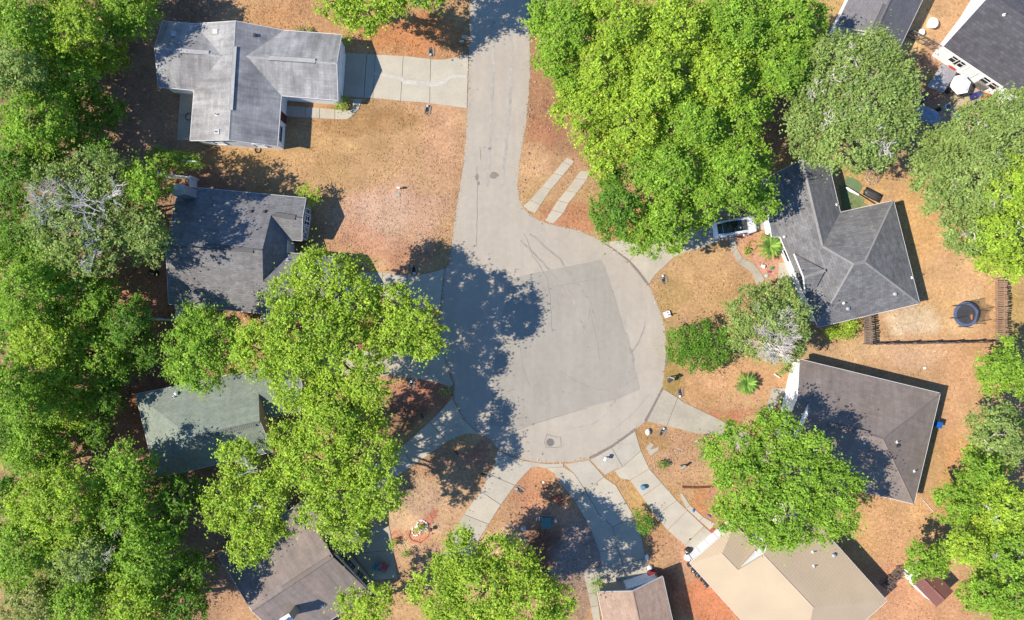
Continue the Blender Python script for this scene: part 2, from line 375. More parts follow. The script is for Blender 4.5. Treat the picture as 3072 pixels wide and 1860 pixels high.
tag(PATCH, 'slightly darker grey asphalt patch across the turning circle', 'road patch', kind='structure')
def strip(pts, w, z, mb=None):
    """flat ribbon along a line in photograph pixels; w metres, or one width for each point"""
    mb = mb or MB(); q = [P(*p) for p in pts]; n = len(q)
    ws = w if hasattr(w, '__len__') else [w] * n; vs = []
    for i in range(n):
        d = (q[min(i + 1, n - 1)] - q[max(i - 1, 0)]).normalized(); a = Vector((-d.y, d.x, 0)) * ws[i] / 2
        vs += [(q[i].x - a.x, q[i].y - a.y, z), (q[i].x + a.x, q[i].y + a.y, z)]
    return mb.add(vs, [(2 * i, 2 * i + 2, 2 * i + 3, 2 * i + 1)[::-1] for i in range(n - 1)])
def rough_line(pts, jit=2.5, step=14, seed=1):
    rr = random.Random(seed); out = []
    for a, b in zip(pts, pts[1:]):
        L = math.hypot(b[0] - a[0], b[1] - a[1]); n = max(1, int(L / step))
        out += [(a[0] + (b[0] - a[0]) * k / n + rr.uniform(-jit, jit), a[1] + (b[1] - a[1]) * k / n + rr.uniform(-jit, jit)) for k in range(n)]
    return out + [pts[-1]]
CRACK = pm('crack filler', A(160, 148, 136), var=.2, scale=6)
STAIN = pm('oil stain', A(168, 157, 146), var=.25, scale=5)
PALE = pm('pale wash mark', A(236, 229, 216), var=.12, scale=3)
for k, (line, w) in enumerate([([(1430, 500), (1432, 560), (1431, 640), (1429, 740)], .05), ([(1573, 700), (1600, 770), (1640, 830), (1652, 900), (1657, 1000)], .05), ([(1655, 860), (1720, 850), (1790, 836)], .03), ([(1550, 1290), (1650, 1255), (1760, 1225)], .05), ([(1690, 1120), (1760, 1160), (1830, 1172)], .03), ([(1560, 1040), (1570, 1110), (1590, 1160)], .035), ([(1770, 930), (1790, 1010), (1800, 1080)], .03), ([(1440, 440), (1442, 480)], .05), ([(1840, 1290), (1900, 1240), (1950, 1180)], .03), ([(1770, 930), (1765, 960)], .06)]):
    o = strip(rough_line(line, 1.6, 16, k), w * .7, .023).build('road_crack', CRACK, ROAD)
def blotch(cx, cy, r, seed, sq=1.0, n=14):
    rr = random.Random(seed); return [(P(cx, cy).x + r * (1 + rr.uniform(-.35, .35)) * math.cos(6.283 * k / n), P(cx, cy).y + sq * r * (1 + rr.uniform(-.35, .35)) * math.sin(6.283 * k / n)) for k in range(n)]
for k, (x, y, r, q) in enumerate([(1483, 525, .42, .8), (1431, 532, .22, 1.6), (1469, 446, .14, 1.2), (1436, 550, .12, 2), (1600, 1272, .12, 1), (1577, 1300, .08, 1), (1628, 1362, .1, 1.3)]):
    o = sheet('oil_stain', blotch(x, y, r, k, q), .021, STAIN, .003, ROAD)
# faint tyre arcs and scuffs where cars swing round the circle
TYRE = pm('tyre scuff', A(196, 186, 173), var=.2, scale=2, big=.15); PALESC = pm('pale scuff', A(208, 199, 186), var=.15, scale=2)
for k, (line, w, m_) in enumerate([([(1560, 720), (1640, 800), (1720, 900), (1760, 1010)], .2, 0), ([(1590, 700), (1680, 780), (1770, 900), (1800, 1000)], .2, 0), ([(1480, 60), (1478, 250), (1470, 420), (1462, 560)], .3, 1), ([(1535, 60), (1533, 250), (1520, 420), (1505, 560)], .3, 1), ([(1880, 1000), (1900, 1080), (1880, 1150), (1830, 1220)], .2, 0), ([(1890, 1060), (1925, 1010), (1935, 960)], .18, 0), ([(1700, 1290), (1780, 1270), (1850, 1220)], .16, 1)]):
    strip(rough_line(line, 2.5, 18, k), w, .0195 + k * .0002).build('tyre_mark', [TYRE, PALESC][m_], ROAD)
# dark asphalt lips where the circle meets the driveways
for pts, w in (([(1806, 722), (1845, 748), (1884, 778), (1914, 812), (1946, 854)], .30), ([(1906, 1288), (1880, 1310), (1835, 1342), (1768, 1374)], [.3, .42, .42, .25]), ([(1987, 1164), (1968, 1208), (1936, 1264)], [.15, .35, .3]), ([(2000, 1052), (2001, 1075), (1998, 1098)], [.1, .34, .1])):
    mb = strip(pts, w, .035); me = mb.mesh('kerb_lip'); o = link('kerb_lip', me, ROAD, mat=LIP)
# manhole
mh = thing('manhole_cover', 'round grey iron manhole cover near the foot of the turning circle', 'manhole', P(1650, 1327))
MB().lathe([(.45, 0), (.45, .03), (.36, .034)], 28).build('frame', pm('iron rim', (.20, .18, .17), rough=.7), mh)
cv = MB().lathe([(.35, 0), (.35, .042)], 28); cv.build('cover', pm('worn iron', A(120, 112, 106), rough=.6, scale=9, var=.2), mh)
for k in range(-3, 4): MB().box((0, k * .085, .045), (2 * math.sqrt(max(.31 ** 2 - (k * .085) ** 2, .01)), .03, .012)).build('tread_bar', MATS['iron rim'], mh)
o = strip(rough_line([(1640, 1305), (1680, 1312), (1685, 1340), (1640, 1343), (1632, 1325), (1640, 1305)], 2, 10, 4), .05, .0225).build('road_crack', CRACK, ROAD)

# ------------------------------------------------------------------ driveways and walks: each slab its own piece
EXCL = [rw]
def shrink(poly, d):
    c = Vector((sum(p[0] for p in poly) / len(poly), sum(p[1] for p in poly) / len(poly)))
    out = []
    n = len(poly); area = sum(poly[i][0] * poly[(i + 1) % n][1] - poly[(i + 1) % n][0] * poly[i][1] for i in range(n)); sg = 1 if area > 0 else -1
    for i in range(n):
        a = Vector(poly[i - 1]); b = Vector(poly[i]); e = Vector(poly[(i + 1) % n]); d1 = (b - a); d2 = (e - b)
        if d1.length < 1e-6 or d2.length < 1e-6: out.append(tuple(b)); continue
        n1 = Vector((-d1.y, d1.x)).normalized() * sg; n2 = Vector((-d2.y, d2.x)).normalized() * sg
        m = n1 + n2
        m = m / max(m.length_squared / 2, .5) if m.length > 1e-4 else n1
        out.append((b.x + m.x * d, b.y + m.y * d))
    return out
def paving(name, label, slabs, mat=None, z=.055, cat='driveway', gap=.022):
    root = tag(empty(name), label, cat, kind='structure')
    for k, s in enumerate(slabs):
        w = px2w(s); EXCL.append(w)
        r = random.Random(k * 7 + len(label))
        sheet('slab', shrink(w, gap), z + r.uniform(-.006, .006), r.choice(mat) if isinstance(mat, list) else (mat or CONC), .09, root)
    return root
CONCS = [CONC, pm('concrete slab warm', A(226, 213, 190), var=.07, scale=4, big=.1), pm('concrete slab grey', A(220, 210, 192), var=.08, scale=4, big=.1)]
d1 = paving('driveway', 'concrete driveway with a white wash streak by the light grey gabled house', [
 [(1032, 158), (1100, 162), (1092, 294), (1032, 290)], [(1101, 162), (1127, 164), (1119, 295), (1093, 294)], [(1127, 164), (1210, 168), (1202, 303), (1119, 295)], [(1210, 168), (1292, 177), (1289, 310), (1202, 303)], [(1292, 178), (1333, 179), (1370, 172), (1406, 162), (1401, 326), (1349, 318), (1289, 311)]], CONCS)
strip([(1122, 222), (1160, 228), (1205, 236), (1212, 246), (1255, 250), (1290, 254), (1322, 252), (1336, 243), (1348, 233), (1370, 229), (1400, 230)], [.15, .3, .4, .45, .4, .5, .4, .35, .35, .3, .25], .071).build('wash_streak', PALE, d1)
paving('front_walk', 'curved concrete walk under the porch of the light grey gabled house', [[(850, 316), (917, 321), (917, 353), (850, 350)], [(917, 321), (959, 324), (959, 356), (917, 353)], [(959, 324), (1005, 328), (1005, 358), (959, 356)], [(1005, 328), (1050, 330), (1063, 345), (1042, 359), (1005, 358)], [(1050, 330), (1058, 318), (1060, 297), (1090, 297), (1084, 308), (1077, 326), (1063, 345)]], CONCS, cat='walk')
paving('patio', 'narrow concrete patio behind the light grey gabled house', [[(541, 270), (584, 274), (580, 345), (536, 345)], [(536, 345), (580, 345), (577, 422), (531, 422)]], CONC2, cat='patio')
paving('driveway', 'half shaded concrete driveway in front of the dark blue grey house', [[(1000, 812), (1117, 816), (1108, 895), (1000, 900)], [(1117, 816), (1148, 817), (1143, 888), (1108, 895)], [(1148, 817), (1222, 825), (1219, 912), (1143, 888)], [(1222, 825), (1245, 826), (1290, 818), (1333, 806), (1320, 928), (1219, 916)]], CONCS)
paving('driveway', 'leaf shaded concrete driveway leading to the green roofed house', [[(930, 1062), (1108, 1053), (1108, 1125), (930, 1130)], [(1108, 1053), (1232, 1052), (1232, 1134), (1108, 1125)], [(1232, 1052), (1326, 1046), (1343, 1108), (1361, 1152), (1350, 1162), (1316, 1149), (1232, 1134)]], CONCS)
paving('driveway', 'blue shaded concrete driveway slanting to the lower left tree', [[(1040, 1440), (1110, 1400), (1150, 1460), (1080, 1500)], [(1110, 1400), (1205, 1340), (1240, 1396), (1150, 1460)], [(1205, 1340), (1288, 1265), (1342, 1325), (1240, 1396)], [(1288, 1265), (1316, 1238), (1356, 1193), (1392, 1260), (1438, 1304), (1408, 1300), (1379, 1307), (1342, 1325)]], CONCS)
paving('driveway', 'bright concrete driveway running down to the bottom centre trees', [
 [(1491, 1350), (1530, 1369), (1575, 1382), (1636, 1391), (1690, 1390), (1690, 1400), (1636, 1404), (1610, 1400), (1595, 1402), (1570, 1427), (1545, 1456), (1470, 1423), (1484, 1395)],
 [(1470, 1423), (1545, 1456), (1503, 1514), (1441, 1473)], [(1441, 1473), (1503, 1514), (1466, 1572), (1392, 1543)], [(1392, 1543), (1466, 1572), (1424, 1639), (1349, 1614)], [(1349, 1614), (1424, 1639), (1395, 1690), (1325, 1672)], [(1325, 1672), (1395, 1690), (1370, 1760), (1300, 1750)]], CONCS)
paving('driveway', 'dappled concrete driveway running to the white garage door at the bottom', [
 [(1691, 1390), (1711, 1389), (1767, 1379), (1812, 1430), (1757, 1472), (1722, 1420)], [(1636, 1404), (1691, 1400), (1722, 1420), (1757, 1472), (1724, 1502), (1686, 1456), (1662, 1420)], [(1757, 1472), (1812, 1431), (1848, 1456), (1877, 1506), (1902, 1548), (1838, 1580), (1795, 1540)], [(1724, 1504), (1757, 1474), (1795, 1540), (1838, 1580), (1850, 1640), (1798, 1656), (1778, 1602), (1757, 1560)], [(1838, 1580), (1902, 1548), (1923, 1606), (1936, 1676), (1868, 1690), (1850, 1640)], [(1798, 1656), (1850, 1640), (1868, 1690), (1878, 1748), (1819, 1760)], [(1868, 1690), (1936, 1676), (1950, 1728), (1878, 1746)]], CONCS)
paving('driveway', 'long cracked concrete driveway running down to the tan metal roofed house', [
 [(1771, 1379), (1835, 1343), (1868, 1400), (1840, 1410), (1815, 1425)], [(1835, 1343), (1905, 1293), (1923, 1352), (1868, 1400)], [(1868, 1400), (1923, 1352), (1948, 1406), (1890, 1440), (1861, 1435), (1842, 1412)], [(1890, 1440), (1948, 1406), (1985, 1448), (1925, 1490)], [(1890, 1440), (1925, 1490), (1985, 1448), (2004, 1473), (1966, 1545), (1936, 1506)][:0] or [(1925, 1490), (1985, 1448), (2030, 1500), (1966, 1548)], [(1966, 1548), (2030, 1500), (2062, 1531), (2002, 1590)], [(2002, 1590), (2062, 1531), (2112, 1578), (2054, 1635)], [(2054, 1635), (2112, 1578), (2150, 1612), (2096, 1668)]], CONCS)
paving('driveway', 'pale stained concrete driveway by the dull brown roofed house', [[(1990, 1166), (2033, 1193), (2000, 1277), (1940, 1264)], [(2033, 1193), (2050, 1206), (2141, 1249), (2185, 1272), (2290, 1320), (2260, 1380), (2141, 1302), (2095, 1302), (2000, 1277)], [(2290, 1320), (2390, 1370), (2360, 1430), (2260, 1380)]], [CONC2, CONCS[1]])
paving('driveway', 'tree shaded concrete driveway where the white car is parked', [[(1814, 728), (1875, 716), (1925, 735), (1890, 782), (1850, 752)], [(1890, 782), (1925, 735), (2010, 690), (2022, 772), (1966, 824), (1947, 852), (1914, 808)], [(2010, 690), (2099, 640), (2110, 742), (2045, 760), (2022, 772)], [(2099, 640), (2200, 612), (2215, 706), (2153, 726), (2110, 742)], [(2200, 612), (2300, 600), (2304, 686), (2215, 706)]], [CONC2, CONCS[1], CONC])
paving('front_walk', 'curving narrow concrete walk beside the sago palm bed', [[(2184, 716), (2209, 711), (2211, 745), (2195, 758)], [(2211, 745), (2228, 774), (2215, 791), (2195, 758)], [(2228, 774), (2261, 791), (2282, 816), (2253, 816), (2215, 791)], [(2253, 816), (2282, 816), (2296, 842), (2269, 855)]], CONC2, cat='walk')
paving('porch_slab', 'pale concrete porch slab beside the grey hip roofed house', [[(2336, 787), (2361, 787), (2385, 860), (2332, 858)]], CONC, cat='porch', z=.12)
paving('ribbon_driveway', 'pair of narrow concrete tracks beside the roadside dirt', [
 [(1703, 472), (1723, 484), (1713, 497), (1688, 485)], [(1688, 485), (1713, 497), (1688, 528), (1660, 520)], [(1660, 520), (1688, 528), (1653, 569), (1625, 560)], [(1625, 560), (1653, 569), (1622, 615), (1590, 600)], [(1590, 600), (1622, 615), (1606, 640), (1584, 632), (1570, 617)],
 [(1742, 512), (1769, 514), (1760, 540), (1725, 535)], [(1725, 535), (1760, 540), (1732, 578), (1697, 572)], [(1697, 572), (1732, 578), (1706, 610), (1672, 602)], [(1672, 602), (1706, 610), (1690, 640), (1655, 630)], [(1655, 630), (1690, 640), (1660, 672), (1634, 662)]], CONCS, z=.04)
paving('side_walk', 'shaded concrete walk beside the pinkish shingled garage', [[(1749, 1714), (1808, 1700), (1820, 1750), (1790, 1776), (1764, 1780)], [(1764, 1780), (1790, 1776), (1796, 1815), (1772, 1820)], [(1772, 1820), (1796, 1815), (1806, 1900), (1785, 1900)]], CONC2, cat='walk')
paving('front_walk', 'short pale concrete walk at the front of the dull brown roofed house', [[(2313, 1164), (2382, 1164), (2378, 1185), (2349, 1191), (2305, 1200)], [(2305, 1200), (2345, 1192), (2320, 1230), (2299, 1235)]], CONC2, cat='walk')
paving('side_walk', 'thin pale concrete walk along the red mulch bed', [[(2038, 1482), (2046, 1478), (2070, 1515), (2058, 1525)], [(2058, 1525), (2070, 1515), (2110, 1550), (2098, 1562)], [(2098, 1562), (2110, 1550), (2145, 1570), (2130, 1590)]], CONC, cat='walk')
paving('patio', 'wide sandy concrete patio behind the white walled house', [[(2830, 330), (2960, 250), (3010, 300), (2900, 375)], [(2960, 250), (3000, 225), (3060, 268), (3010, 300)], [(2900, 375), (3010, 300), (3030, 340), (2960, 400)]], pm('sandy concrete', A(232, 206, 170), var=.06, scale=4), cat='patio')
paving('patio', 'shaded concrete patio in front of the taupe shingled house', [[(1040, 1600), (1110, 1580), (1168, 1578), (1180, 1650), (1060, 1660)], [(1060, 1660), (1180, 1650), (1192, 1735), (1120, 1740)]], CONC2, cat='patio')

# culvert headwalls beside the driveways: two splayed concrete wings and a pipe mouth over a flat dark sheet
def culvert(px, py, ang, label, size=1.0):
    t = thing('culvert_headwall', label, 'culvert', P(px, py), math.radians(ang), 'concrete culvert ends beside the driveways')
    s = size
    for sg in (-1, 1):
        MB().prism([(-.05 * s, sg * .14 * s), (.02 * s, sg * .36 * s), (.85 * s, sg * .34 * s), (.9 * s, sg * .22 * s), (.2 * s, sg * .17 * s)], -.02, .07).build('wing_wall', pm('grey culvert concrete', A(176, 164, 150)), t)
    MB().prism([(0, -.12 * s), (.3 * s, -.2 * s), (.95 * s, -.03), (.95 * s, .03), (.3 * s, .2 * s), (0, .12 * s)], 0.0, .006).build('pit', pm('painted pit shade', (.02, .015, .012)), t)  # flat near-black sheet, the shade inside the hole put into its colour
    pp = MB().tube([(-.05, 0, .1), (.18 * s, 0, .1)], .15 * s, 12, cap=False); pp.build('pipe', GALV, t)
    return t
for a in [(1293, 168, 88, 'concrete culvert end on the upper side of the white streaked driveway'), (1284, 318, -98, 'concrete culvert end on the lower side of the white streaked driveway'), (1243, 822, 95, 'concrete culvert end beside the half shaded driveway'), (1235, 1142, -92, 'concrete culvert end below the leaf shaded driveway'), (1466, 1430, 155, 'dark concrete culvert end left of the bright bottom driveway'), (1548, 1464, -28, 'bright concrete culvert end right of the bright bottom driveway'), (1988, 826, -75, 'concrete culvert end beside the lawn of the hip roofed house'), (2040, 1190, 88, 'concrete culvert end above the pale stained driveway'), (1992, 1284, -115, 'red soil filled culvert end below the pale stained driveway')]: culvert(*a)
# ------------------------------------------------------------------ houses
CAMP = Vector((0, 0, CAM_H))
class House:
    def __init__(s, name, label, pts, planes, outline, roofm, wallm, fasciam=None, over=.4, caps='', cap_mat=None, capw=.32, thick=.16, cat='house', fas=.2):
        s.p = {k: P(*v) for k, v in pts.items()}
        c = sum((s.p[k] for k in outline.split()), Vector()) / len(outline.split())
        s.root = thing(name, label, cat, (c.x, c.y, 0)); s.c = Vector((c.x, c.y, 0))
        s.wallm = wallm; s.tris = []
        # roof: planes share their corner points; a skin below and closed edges give it thickness
        bm = bmesh.new(); vt = {k: bm.verts.new(v - s.c) for k, v in s.p.items() if k in (' '.join(planes)).split()}
        fs = []
        for pl in planes:
            ks = pl.split(); f = bm.faces.new([vt[k] for k in ks]); f.normal_update()
            if f.normal.z < 0: f.normal_flip()
            fs.append(f)
            for i in range(1, len(ks) - 1): s.tris.append((s.p[ks[0]], s.p[ks[i]], s.p[ks[i + 1]]))
        uvl = bm.loops.layers.uv.new('UVMap')
        for f in fs:
            f.normal_update(); n = f.normal; u = Vector((0, 0, 1)).cross(n); u = u.normalized() if u.length > 1e-4 else Vector((1, 0, 0)); w = n.cross(u)
            for l in f.loops: l[uvl].uv = (l.vert.co.dot(u), l.vert.co.dot(w))
        bnd = [e for e in bm.edges if len(e.link_faces) == 1]
        bot = {v: bm.verts.new(v.co - Vector((0, 0, thick))) for v in list(vt.values())}
        for f in fs: bm.faces.new([bot[l.vert] for l in reversed(f.loops)])
        for e in bnd:
            a, b = e.verts; l = e.link_loops[0]
            if l.vert == b: a, b = b, a
            bm.faces.new([b, a, bot[a], bot[b]])
        s.bound = [(e.verts[0].co.copy(), e.verts[1].co.copy()) for e in bnd]
        bmesh.ops.triangulate(bm, faces=[f for f in bm.faces if len(f.verts) > 4])
        me = bpy.data.meshes.new('roof'); bm.to_mesh(me); bm.free()
        s.roof = link('roof', me, s.root, mat=roofm)
        # fascia boards along the roof's edge
        if fasciam:
            ol = [s.p[k] - s.c for k in outline.split()]; mb = MB(); n = len(ol)
            ar = sum(ol[i].x * ol[(i + 1) % n].y - ol[(i + 1) % n].x * ol[i].y for i in range(n)); sg = 1 if ar > 0 else -1
            for i in range(n):
                a, b = ol[i], ol[(i + 1) % n]; d = (b - a); o = Vector((d.y, -d.x, 0)).normalized() * sg
                a2 = a + o * .012; b2 = b + o * .012; t = o * .03; u = Vector((0, 0, -fas)); up = Vector((0, 0, -.015))
                mb.add([a2 + up, b2 + up, b2 + t + up, a2 + t + up, a2 + u, b2 + u, b2 + t + u, a2 + t + u], [(0, 1, 2, 3), (7, 6, 5, 4), (0, 4, 5, 1), (2, 6, 7, 3), (1, 5, 6, 2), (0, 3, 7, 4)])
            mb.build('fascia', fasciam, s.roof)
        # ridge and hip caps
        for e in caps.split():
            a, b = e.split('-'); MBc = MB(); pa = s.p[a] - s.c; pb = s.p[b] - s.c; d = (pb - pa); side = Vector((-d.y, d.x, 0)).normalized() * capw / 2
            dn = Vector((0, 0, -.07)); up = Vector((0, 0, .035)); L = d.length; nseg = max(2, int(L / .6))
            for k in range(nseg):
                q0 = pa + d * (k / nseg); q1 = pa + d * ((k + .97) / nseg); l0 = up; l1 = up + Vector((0, 0, .012))
                MBc.add([q0 - side + dn, q0 + l0, q0 + side + dn, q1 - side + dn, q1 + l1, q1 + side + dn], [(0, 1, 4, 3), (1, 2, 5, 4), (0, 2, 1), (3, 4, 5)])
            MBc.build('ridge_cap', cap_mat or roofm, s.roof)
        # walls: the outline drawn in by the overhang, closed up to the roof's underside
        ok = outline.split(); pl = [(s.p[k].x - s.c.x, s.p[k].y - s.c.y) for k in ok]; hs = [s.p[k].z for k in ok]
        n = len(pl); ar = sum(pl[i][0] * pl[(i + 1) % n][1] - pl[(i + 1) % n][0] * pl[i][1] for i in range(n))
        if ar < 0: pl.reverse(); hs.reverse(); ok.reverse()
        ins = shrink(pl, over); s.ins = ins; s.keys = ok; s.hs = hs
        vs = [(x, y, 0) for x, y in ins] + [(x, y, h - .1) for (x, y), h in zip(ins, hs)]
        MB().add(vs, [(i, (i + 1) % n, n + (i + 1) % n, n + i) for i in range(n)]).build('wall', wallm, s.root)
        EXCL.append([(x + s.c.x, y + s.c.y) for x, y in ins])
    def wall(s, a, b):
        """wall line between two outline corners, seen from outside with a on the left"""
        i, j = s.keys.index(a), s.keys.index(b); return Vector((*s.ins[i], 0)), Vector((*s.ins[j], 0))
    def frame(s, a, b, t, off=.0):
        p, q = s.wall(a, b); d = (q - p); L = d.length; d.normalize(); o = Vector((d.y, -d.x, 0))
        cc = Vector((sum(x for x, y in s.ins) / len(s.ins), sum(y for x, y in s.ins) / len(s.ins), 0))
        i, j = s.keys.index(a), s.keys.index(b)
        if (j - i) % len(s.keys) > len(s.keys) / 2: o = -o
        return p + d * (L * t) + o * off, d, o
    def window(s, a, b, t, z, w, h, bars=(1, 2), fm=None, name='window'):
        c, d, o = s.frame(a, b, t); R = Matrix((d, o, Vector((0, 0, 1)))).transposed(); fm = fm or WHITE
        fr = MB(); fw = .07
        for x, zz, ww, hh in ((-w / 2, 0, fw, h + fw), (w / 2, 0, fw, h + fw), (0, h / 2, w, fw), (0, -h / 2, w + .1, fw)): fr.box(c + Vector((0, 0, z + zz)) + d * x + o * .03, (ww, .08, hh), rot=R)
        for k in range(1, bars[0]): fr.box(c + Vector((0, 0, z)) + d * (w * (k / bars[0] - .5)) + o * .03, (.035, .05, h - .05), rot=R)
        for k in range(1, bars[1]): fr.box(c + Vector((0, 0, z + h * (k / bars[1] - .5))) + o * .03, (w - .05, .045, .04), rot=R)
        f = fr.build(name, fm, s.root); MB().box(c + Vector((0, 0, z)) + o * .012, (w, .02, h), rot=R).build('pane', GLASS, f); return f
    def door(s, a, b, t, w, h, mat, name='door', panels=(2, 3)):
        c, d, o = s.frame(a, b, t); R = Matrix((d, o, Vector((0, 0, 1)))).transposed()
        f = MB().box(c + Vector((0, 0, h / 2)) + o * .02, (w, .05, h), rot=R).build(name, mat, s.root)
        for i in range(panels[0]):
            for k in range(panels[1]):
                MB().box(c + Vector((0, 0, h * (k + .5) / panels[1])) + d * (w * ((i + .5) / panels[0] - .5)) + o * .055, (w / panels[0] * .84, .025, h / panels[1] * .78), rot=R).build('panel', mat, f)
        tr = MB()
        for x, zz, ww, hh in ((-w / 2 - .06, h / 2, .1, h + .1), (w / 2 + .06, h / 2, .1, h + .1), (0, h + .06, w + .22, .1)): tr.box(c + Vector((0, 0, zz)) + d * x + o * .04, (ww, .1, hh), rot=R)
        tr.build('trim', WHITE, f); return f
    def hit(s, px, py):
        d = (P(px, py) - CAMP).normalized(); best = None
        for a, b, c in s.tris:
            n = (b - a).cross(c - a)
            if abs(n.dot(d)) < 1e-6: continue
            t = n.dot(a - CAMP) / n.dot(d); q = CAMP + d * t
            if all((v - u).cross(q - u).dot(n) >= -1e-4 * n.length for u, v in ((a, b), (b, c), (c, a))) and (best is None or t < best[0]): best = (t, q, n.normalized())
        if best is None: return P(px, py, 3.2) - s.c
        return best[1] - s.c
    def vent(s, px, py, kind='pipe'):
        q = s.hit(px, py)
        if kind == 'pipe':
            v = MB().lathe([(.16, -.06), (.15, .02), (.06, .06), (.055, .34)], 10).build('vent_pipe', pm('pale pipe', (.55, .54, .52)), s.roof, q); MB().lathe([(.05, 0), (.05, .02)], 10).build('opening', BLACKP, v, (0, 0, .335))
        elif kind == 'box':
            v = MB().box((0, 0, .05), (.42, .42, .16)).build('box_vent', pm('box vent grey', (.42, .42, .42)), s.roof, q); MB().box((0, 0, .15), (.5, .5, .035)).build('hood', pm('hood pale', (.40, .40, .39)), v)
        elif kind == 'turbine':
            v = MB().lathe([(.13, -.1), (.13, .1), (.18, .14), (.2, .22), (.13, .3), (.04, .33)], 14).build('turbine_vent', GALV, s.roof, q)
            for k in range(8): MB().box((.185 * math.cos(k * .785), .185 * math.sin(k * .785), .2), (.02, .06, .1), k * .785).build('fin', GALV, v)
        elif kind == 'dark': MB().box((0, 0, .08), (.22, .3, .2)).build('flashing', DARKM, s.roof, q)
    def rvent(s, p, q, mat, w=.42, ribs=0):
        a = s.hit(*p); b = s.hit(*q); o = MB().beam(a + Vector((0, 0, .035)), b + Vector((0, 0, .035)), w, .07).build('ridge_vent', mat, s.roof)
        e = MB(); d = (b - a).normalized(); sd_ = Vector((-d.y, d.x, 0)) * (w / 2 + .012)
        for sg in (1, -1): e.beam(a + sd_ * sg + Vector((0, 0, .02)), b + sd_ * sg + Vector((0, 0, .02)), .025, .06)
        for k in range(ribs): c = a + (b - a) * ((k + .5) / ribs); e.beam(c - sd_ + Vector((0, 0, .075)), c + sd_ + Vector((0, 0, .075)), .04, .014)
        e.build('vent_edge_shade', DARKM, o)  # dark side strips paint the gap shadow beside the vent; cross ribs are real
    def gable(s, keys, down, mat, name='gable_wall'):
        """upright wall between roof points and a lower line"""
        top = [s.p[k] - s.c - Vector((0, 0, .08)) for k in keys.split()]; n = len(top)
        bot = [Vector((v.x, v.y, down)) for v in top]
        MB().add(top + bot, [(i, i + 1, n + i + 1, n + i) for i in range(n - 1)]).build(name, mat, s.root)

SIDING = pm('white siding', (.74, .74, .72), var=.03, scale=2, rough=.6, big=.03)
SIDING2 = pm('cream siding', A(206, 196, 176), var=.05, scale=2, rough=.7)
TANW = pm('tan stucco', A(222, 184, 126), var=.06, scale=3, rough=.9)
BRICKW = pm('red brick wall', (.25, .10, .07), var=.2, scale=6, rough=.9)

# 1 light grey gabled house, upper left
R1 = roof_mat('light grey shingles', A(202, 200, 197), tab=.09, streak=.32, row=.3, bw=.5, mott=.10, warm=A(166, 163, 164))
h1 = House('gabled_house', 'light grey gabled house with streaked shingles at the upper left', dict(
 a=(487, 63, 2.6), b=(464, 143, 3.9), c=(475, 260, 2.6), d=(582, 270, 2.6), e=(570, 421, 2.6), f=(687, 419, 4.4), g=(832, 438, 2.6), h=(843, 286, 2.6), i=(1013, 300, 2.6), j=(1009, 189, 3.95), k=(1024, 104, 2.6), l=(851, 91, 2.6), m=(707, 63, 4.4), n=(583, 71, 2.6), o=(666, 168, 3.9), q=(739, 168, 3.95)),
 ['a b o n', 'b c d o', 'n o d e f m', 'm f g h q l', 'q h i j', 'l q j k'], 'a b c d e f g h i j k l m n', R1, SIDING, WHITE, caps='f-m b-o q-j', cap_mat=pm('light ridge shingle', A(206, 204, 202), var=.12, scale=5), capw=.28, over=.25)
h1.rvent((694, 330), (706, 140), MATS['light ridge shingle'], .34); h1.rvent((522, 151), (627, 159), MATS['light ridge shingle']); h1.rvent((808, 174), (946, 183), MATS['light ridge shingle'])
for x, y, k in ((523, 103, 'box'), (647, 96, 'box'), (765, 106, 'dark'), (650, 344, 'pipe'), (652, 396, 'box'), (650, 397, 'pipe')): h1.vent(x, y, k)
h1.door('i', 'j', .9, 4.9, 2.15, WHITE, 'garage_door', (4, 4)); h1.window('f', 'g', .5, 1.5, 1.2, 1.2); h1.window('e', 'f', .5, 1.5, 1.2, 1.2); h1.window('d', 'e', .35, 1.4, 1.5, 1.3); h1.door('d', 'e', .75, 1.8, 2.05, GLASS, 'patio_door', (2, 1)); h1.door('g', 'h', .6, .95, 2.05, pm('dark red door', (.10, .03, .025)), 'front_door'); h1.window('g', 'h', .25, 1.5, 1.6, 1.2)

# 2 dark blue-grey house with three fronts
R2 = roof_mat('slate grey shingles', A(160, 157, 157), tab=.15, streak=.16, mott=.07)
h2 = House('slate_house', 'dark slate grey shingled house half covered by tree shadow', dict(
 nw=(537, 558, 2.6), rw=(497, 738, 5.0), re=(787, 749, 5.0), an=(813, 645, 3.5), wr=(906, 653, 3.5), ne=(917, 594, 2.6), ws=(905, 722, 2.6), i1=(862, 718, 2.6), i2=(860, 758, 2.6), as_=(789, 843, 3.85), gn=(1012, 772, 2.6), gr=(1018, 865, 3.85), gs=(1005, 962, 2.6), sw=(506, 912, 2.6)),
 ['nw rw re an wr ne', 'an wr ws i1', 're an i1 i2 as_', 'as_ i2 gn gr', 'rw re as_ gr gs sw'], 'nw rw sw gs gr gn i2 i1 ws wr ne', R2, SIDING2, TRIM, caps='rw-re an-wr as_-gr', capw=.26, over=.15)
h2.rvent((615, 737), (760, 752), R2, .42); h2.rvent((826, 643), (886, 653), R2, .42)
for x, y, k in ((793, 635, 'dark'), (753, 634, 'dark'), (862, 780, 'pipe')): h2.vent(x, y, k)
for t, w, bars in ((.12, .75, (1, 2)), (.34, .75, (1, 2))): h2.window('ne', 'wr', .45 + t * 1.2, 1.35, w, 1.3, bars)
h2.window('wr', 'ws', .02, 1.45, 1.3, 1.75, (2, 2)); h2.window('wr', 'ws', .42, 1.35, .8, 1.3, (2, 3)); h2.window('wr', 'ws', .74, 1.35, .8, 1.3, (2, 3))
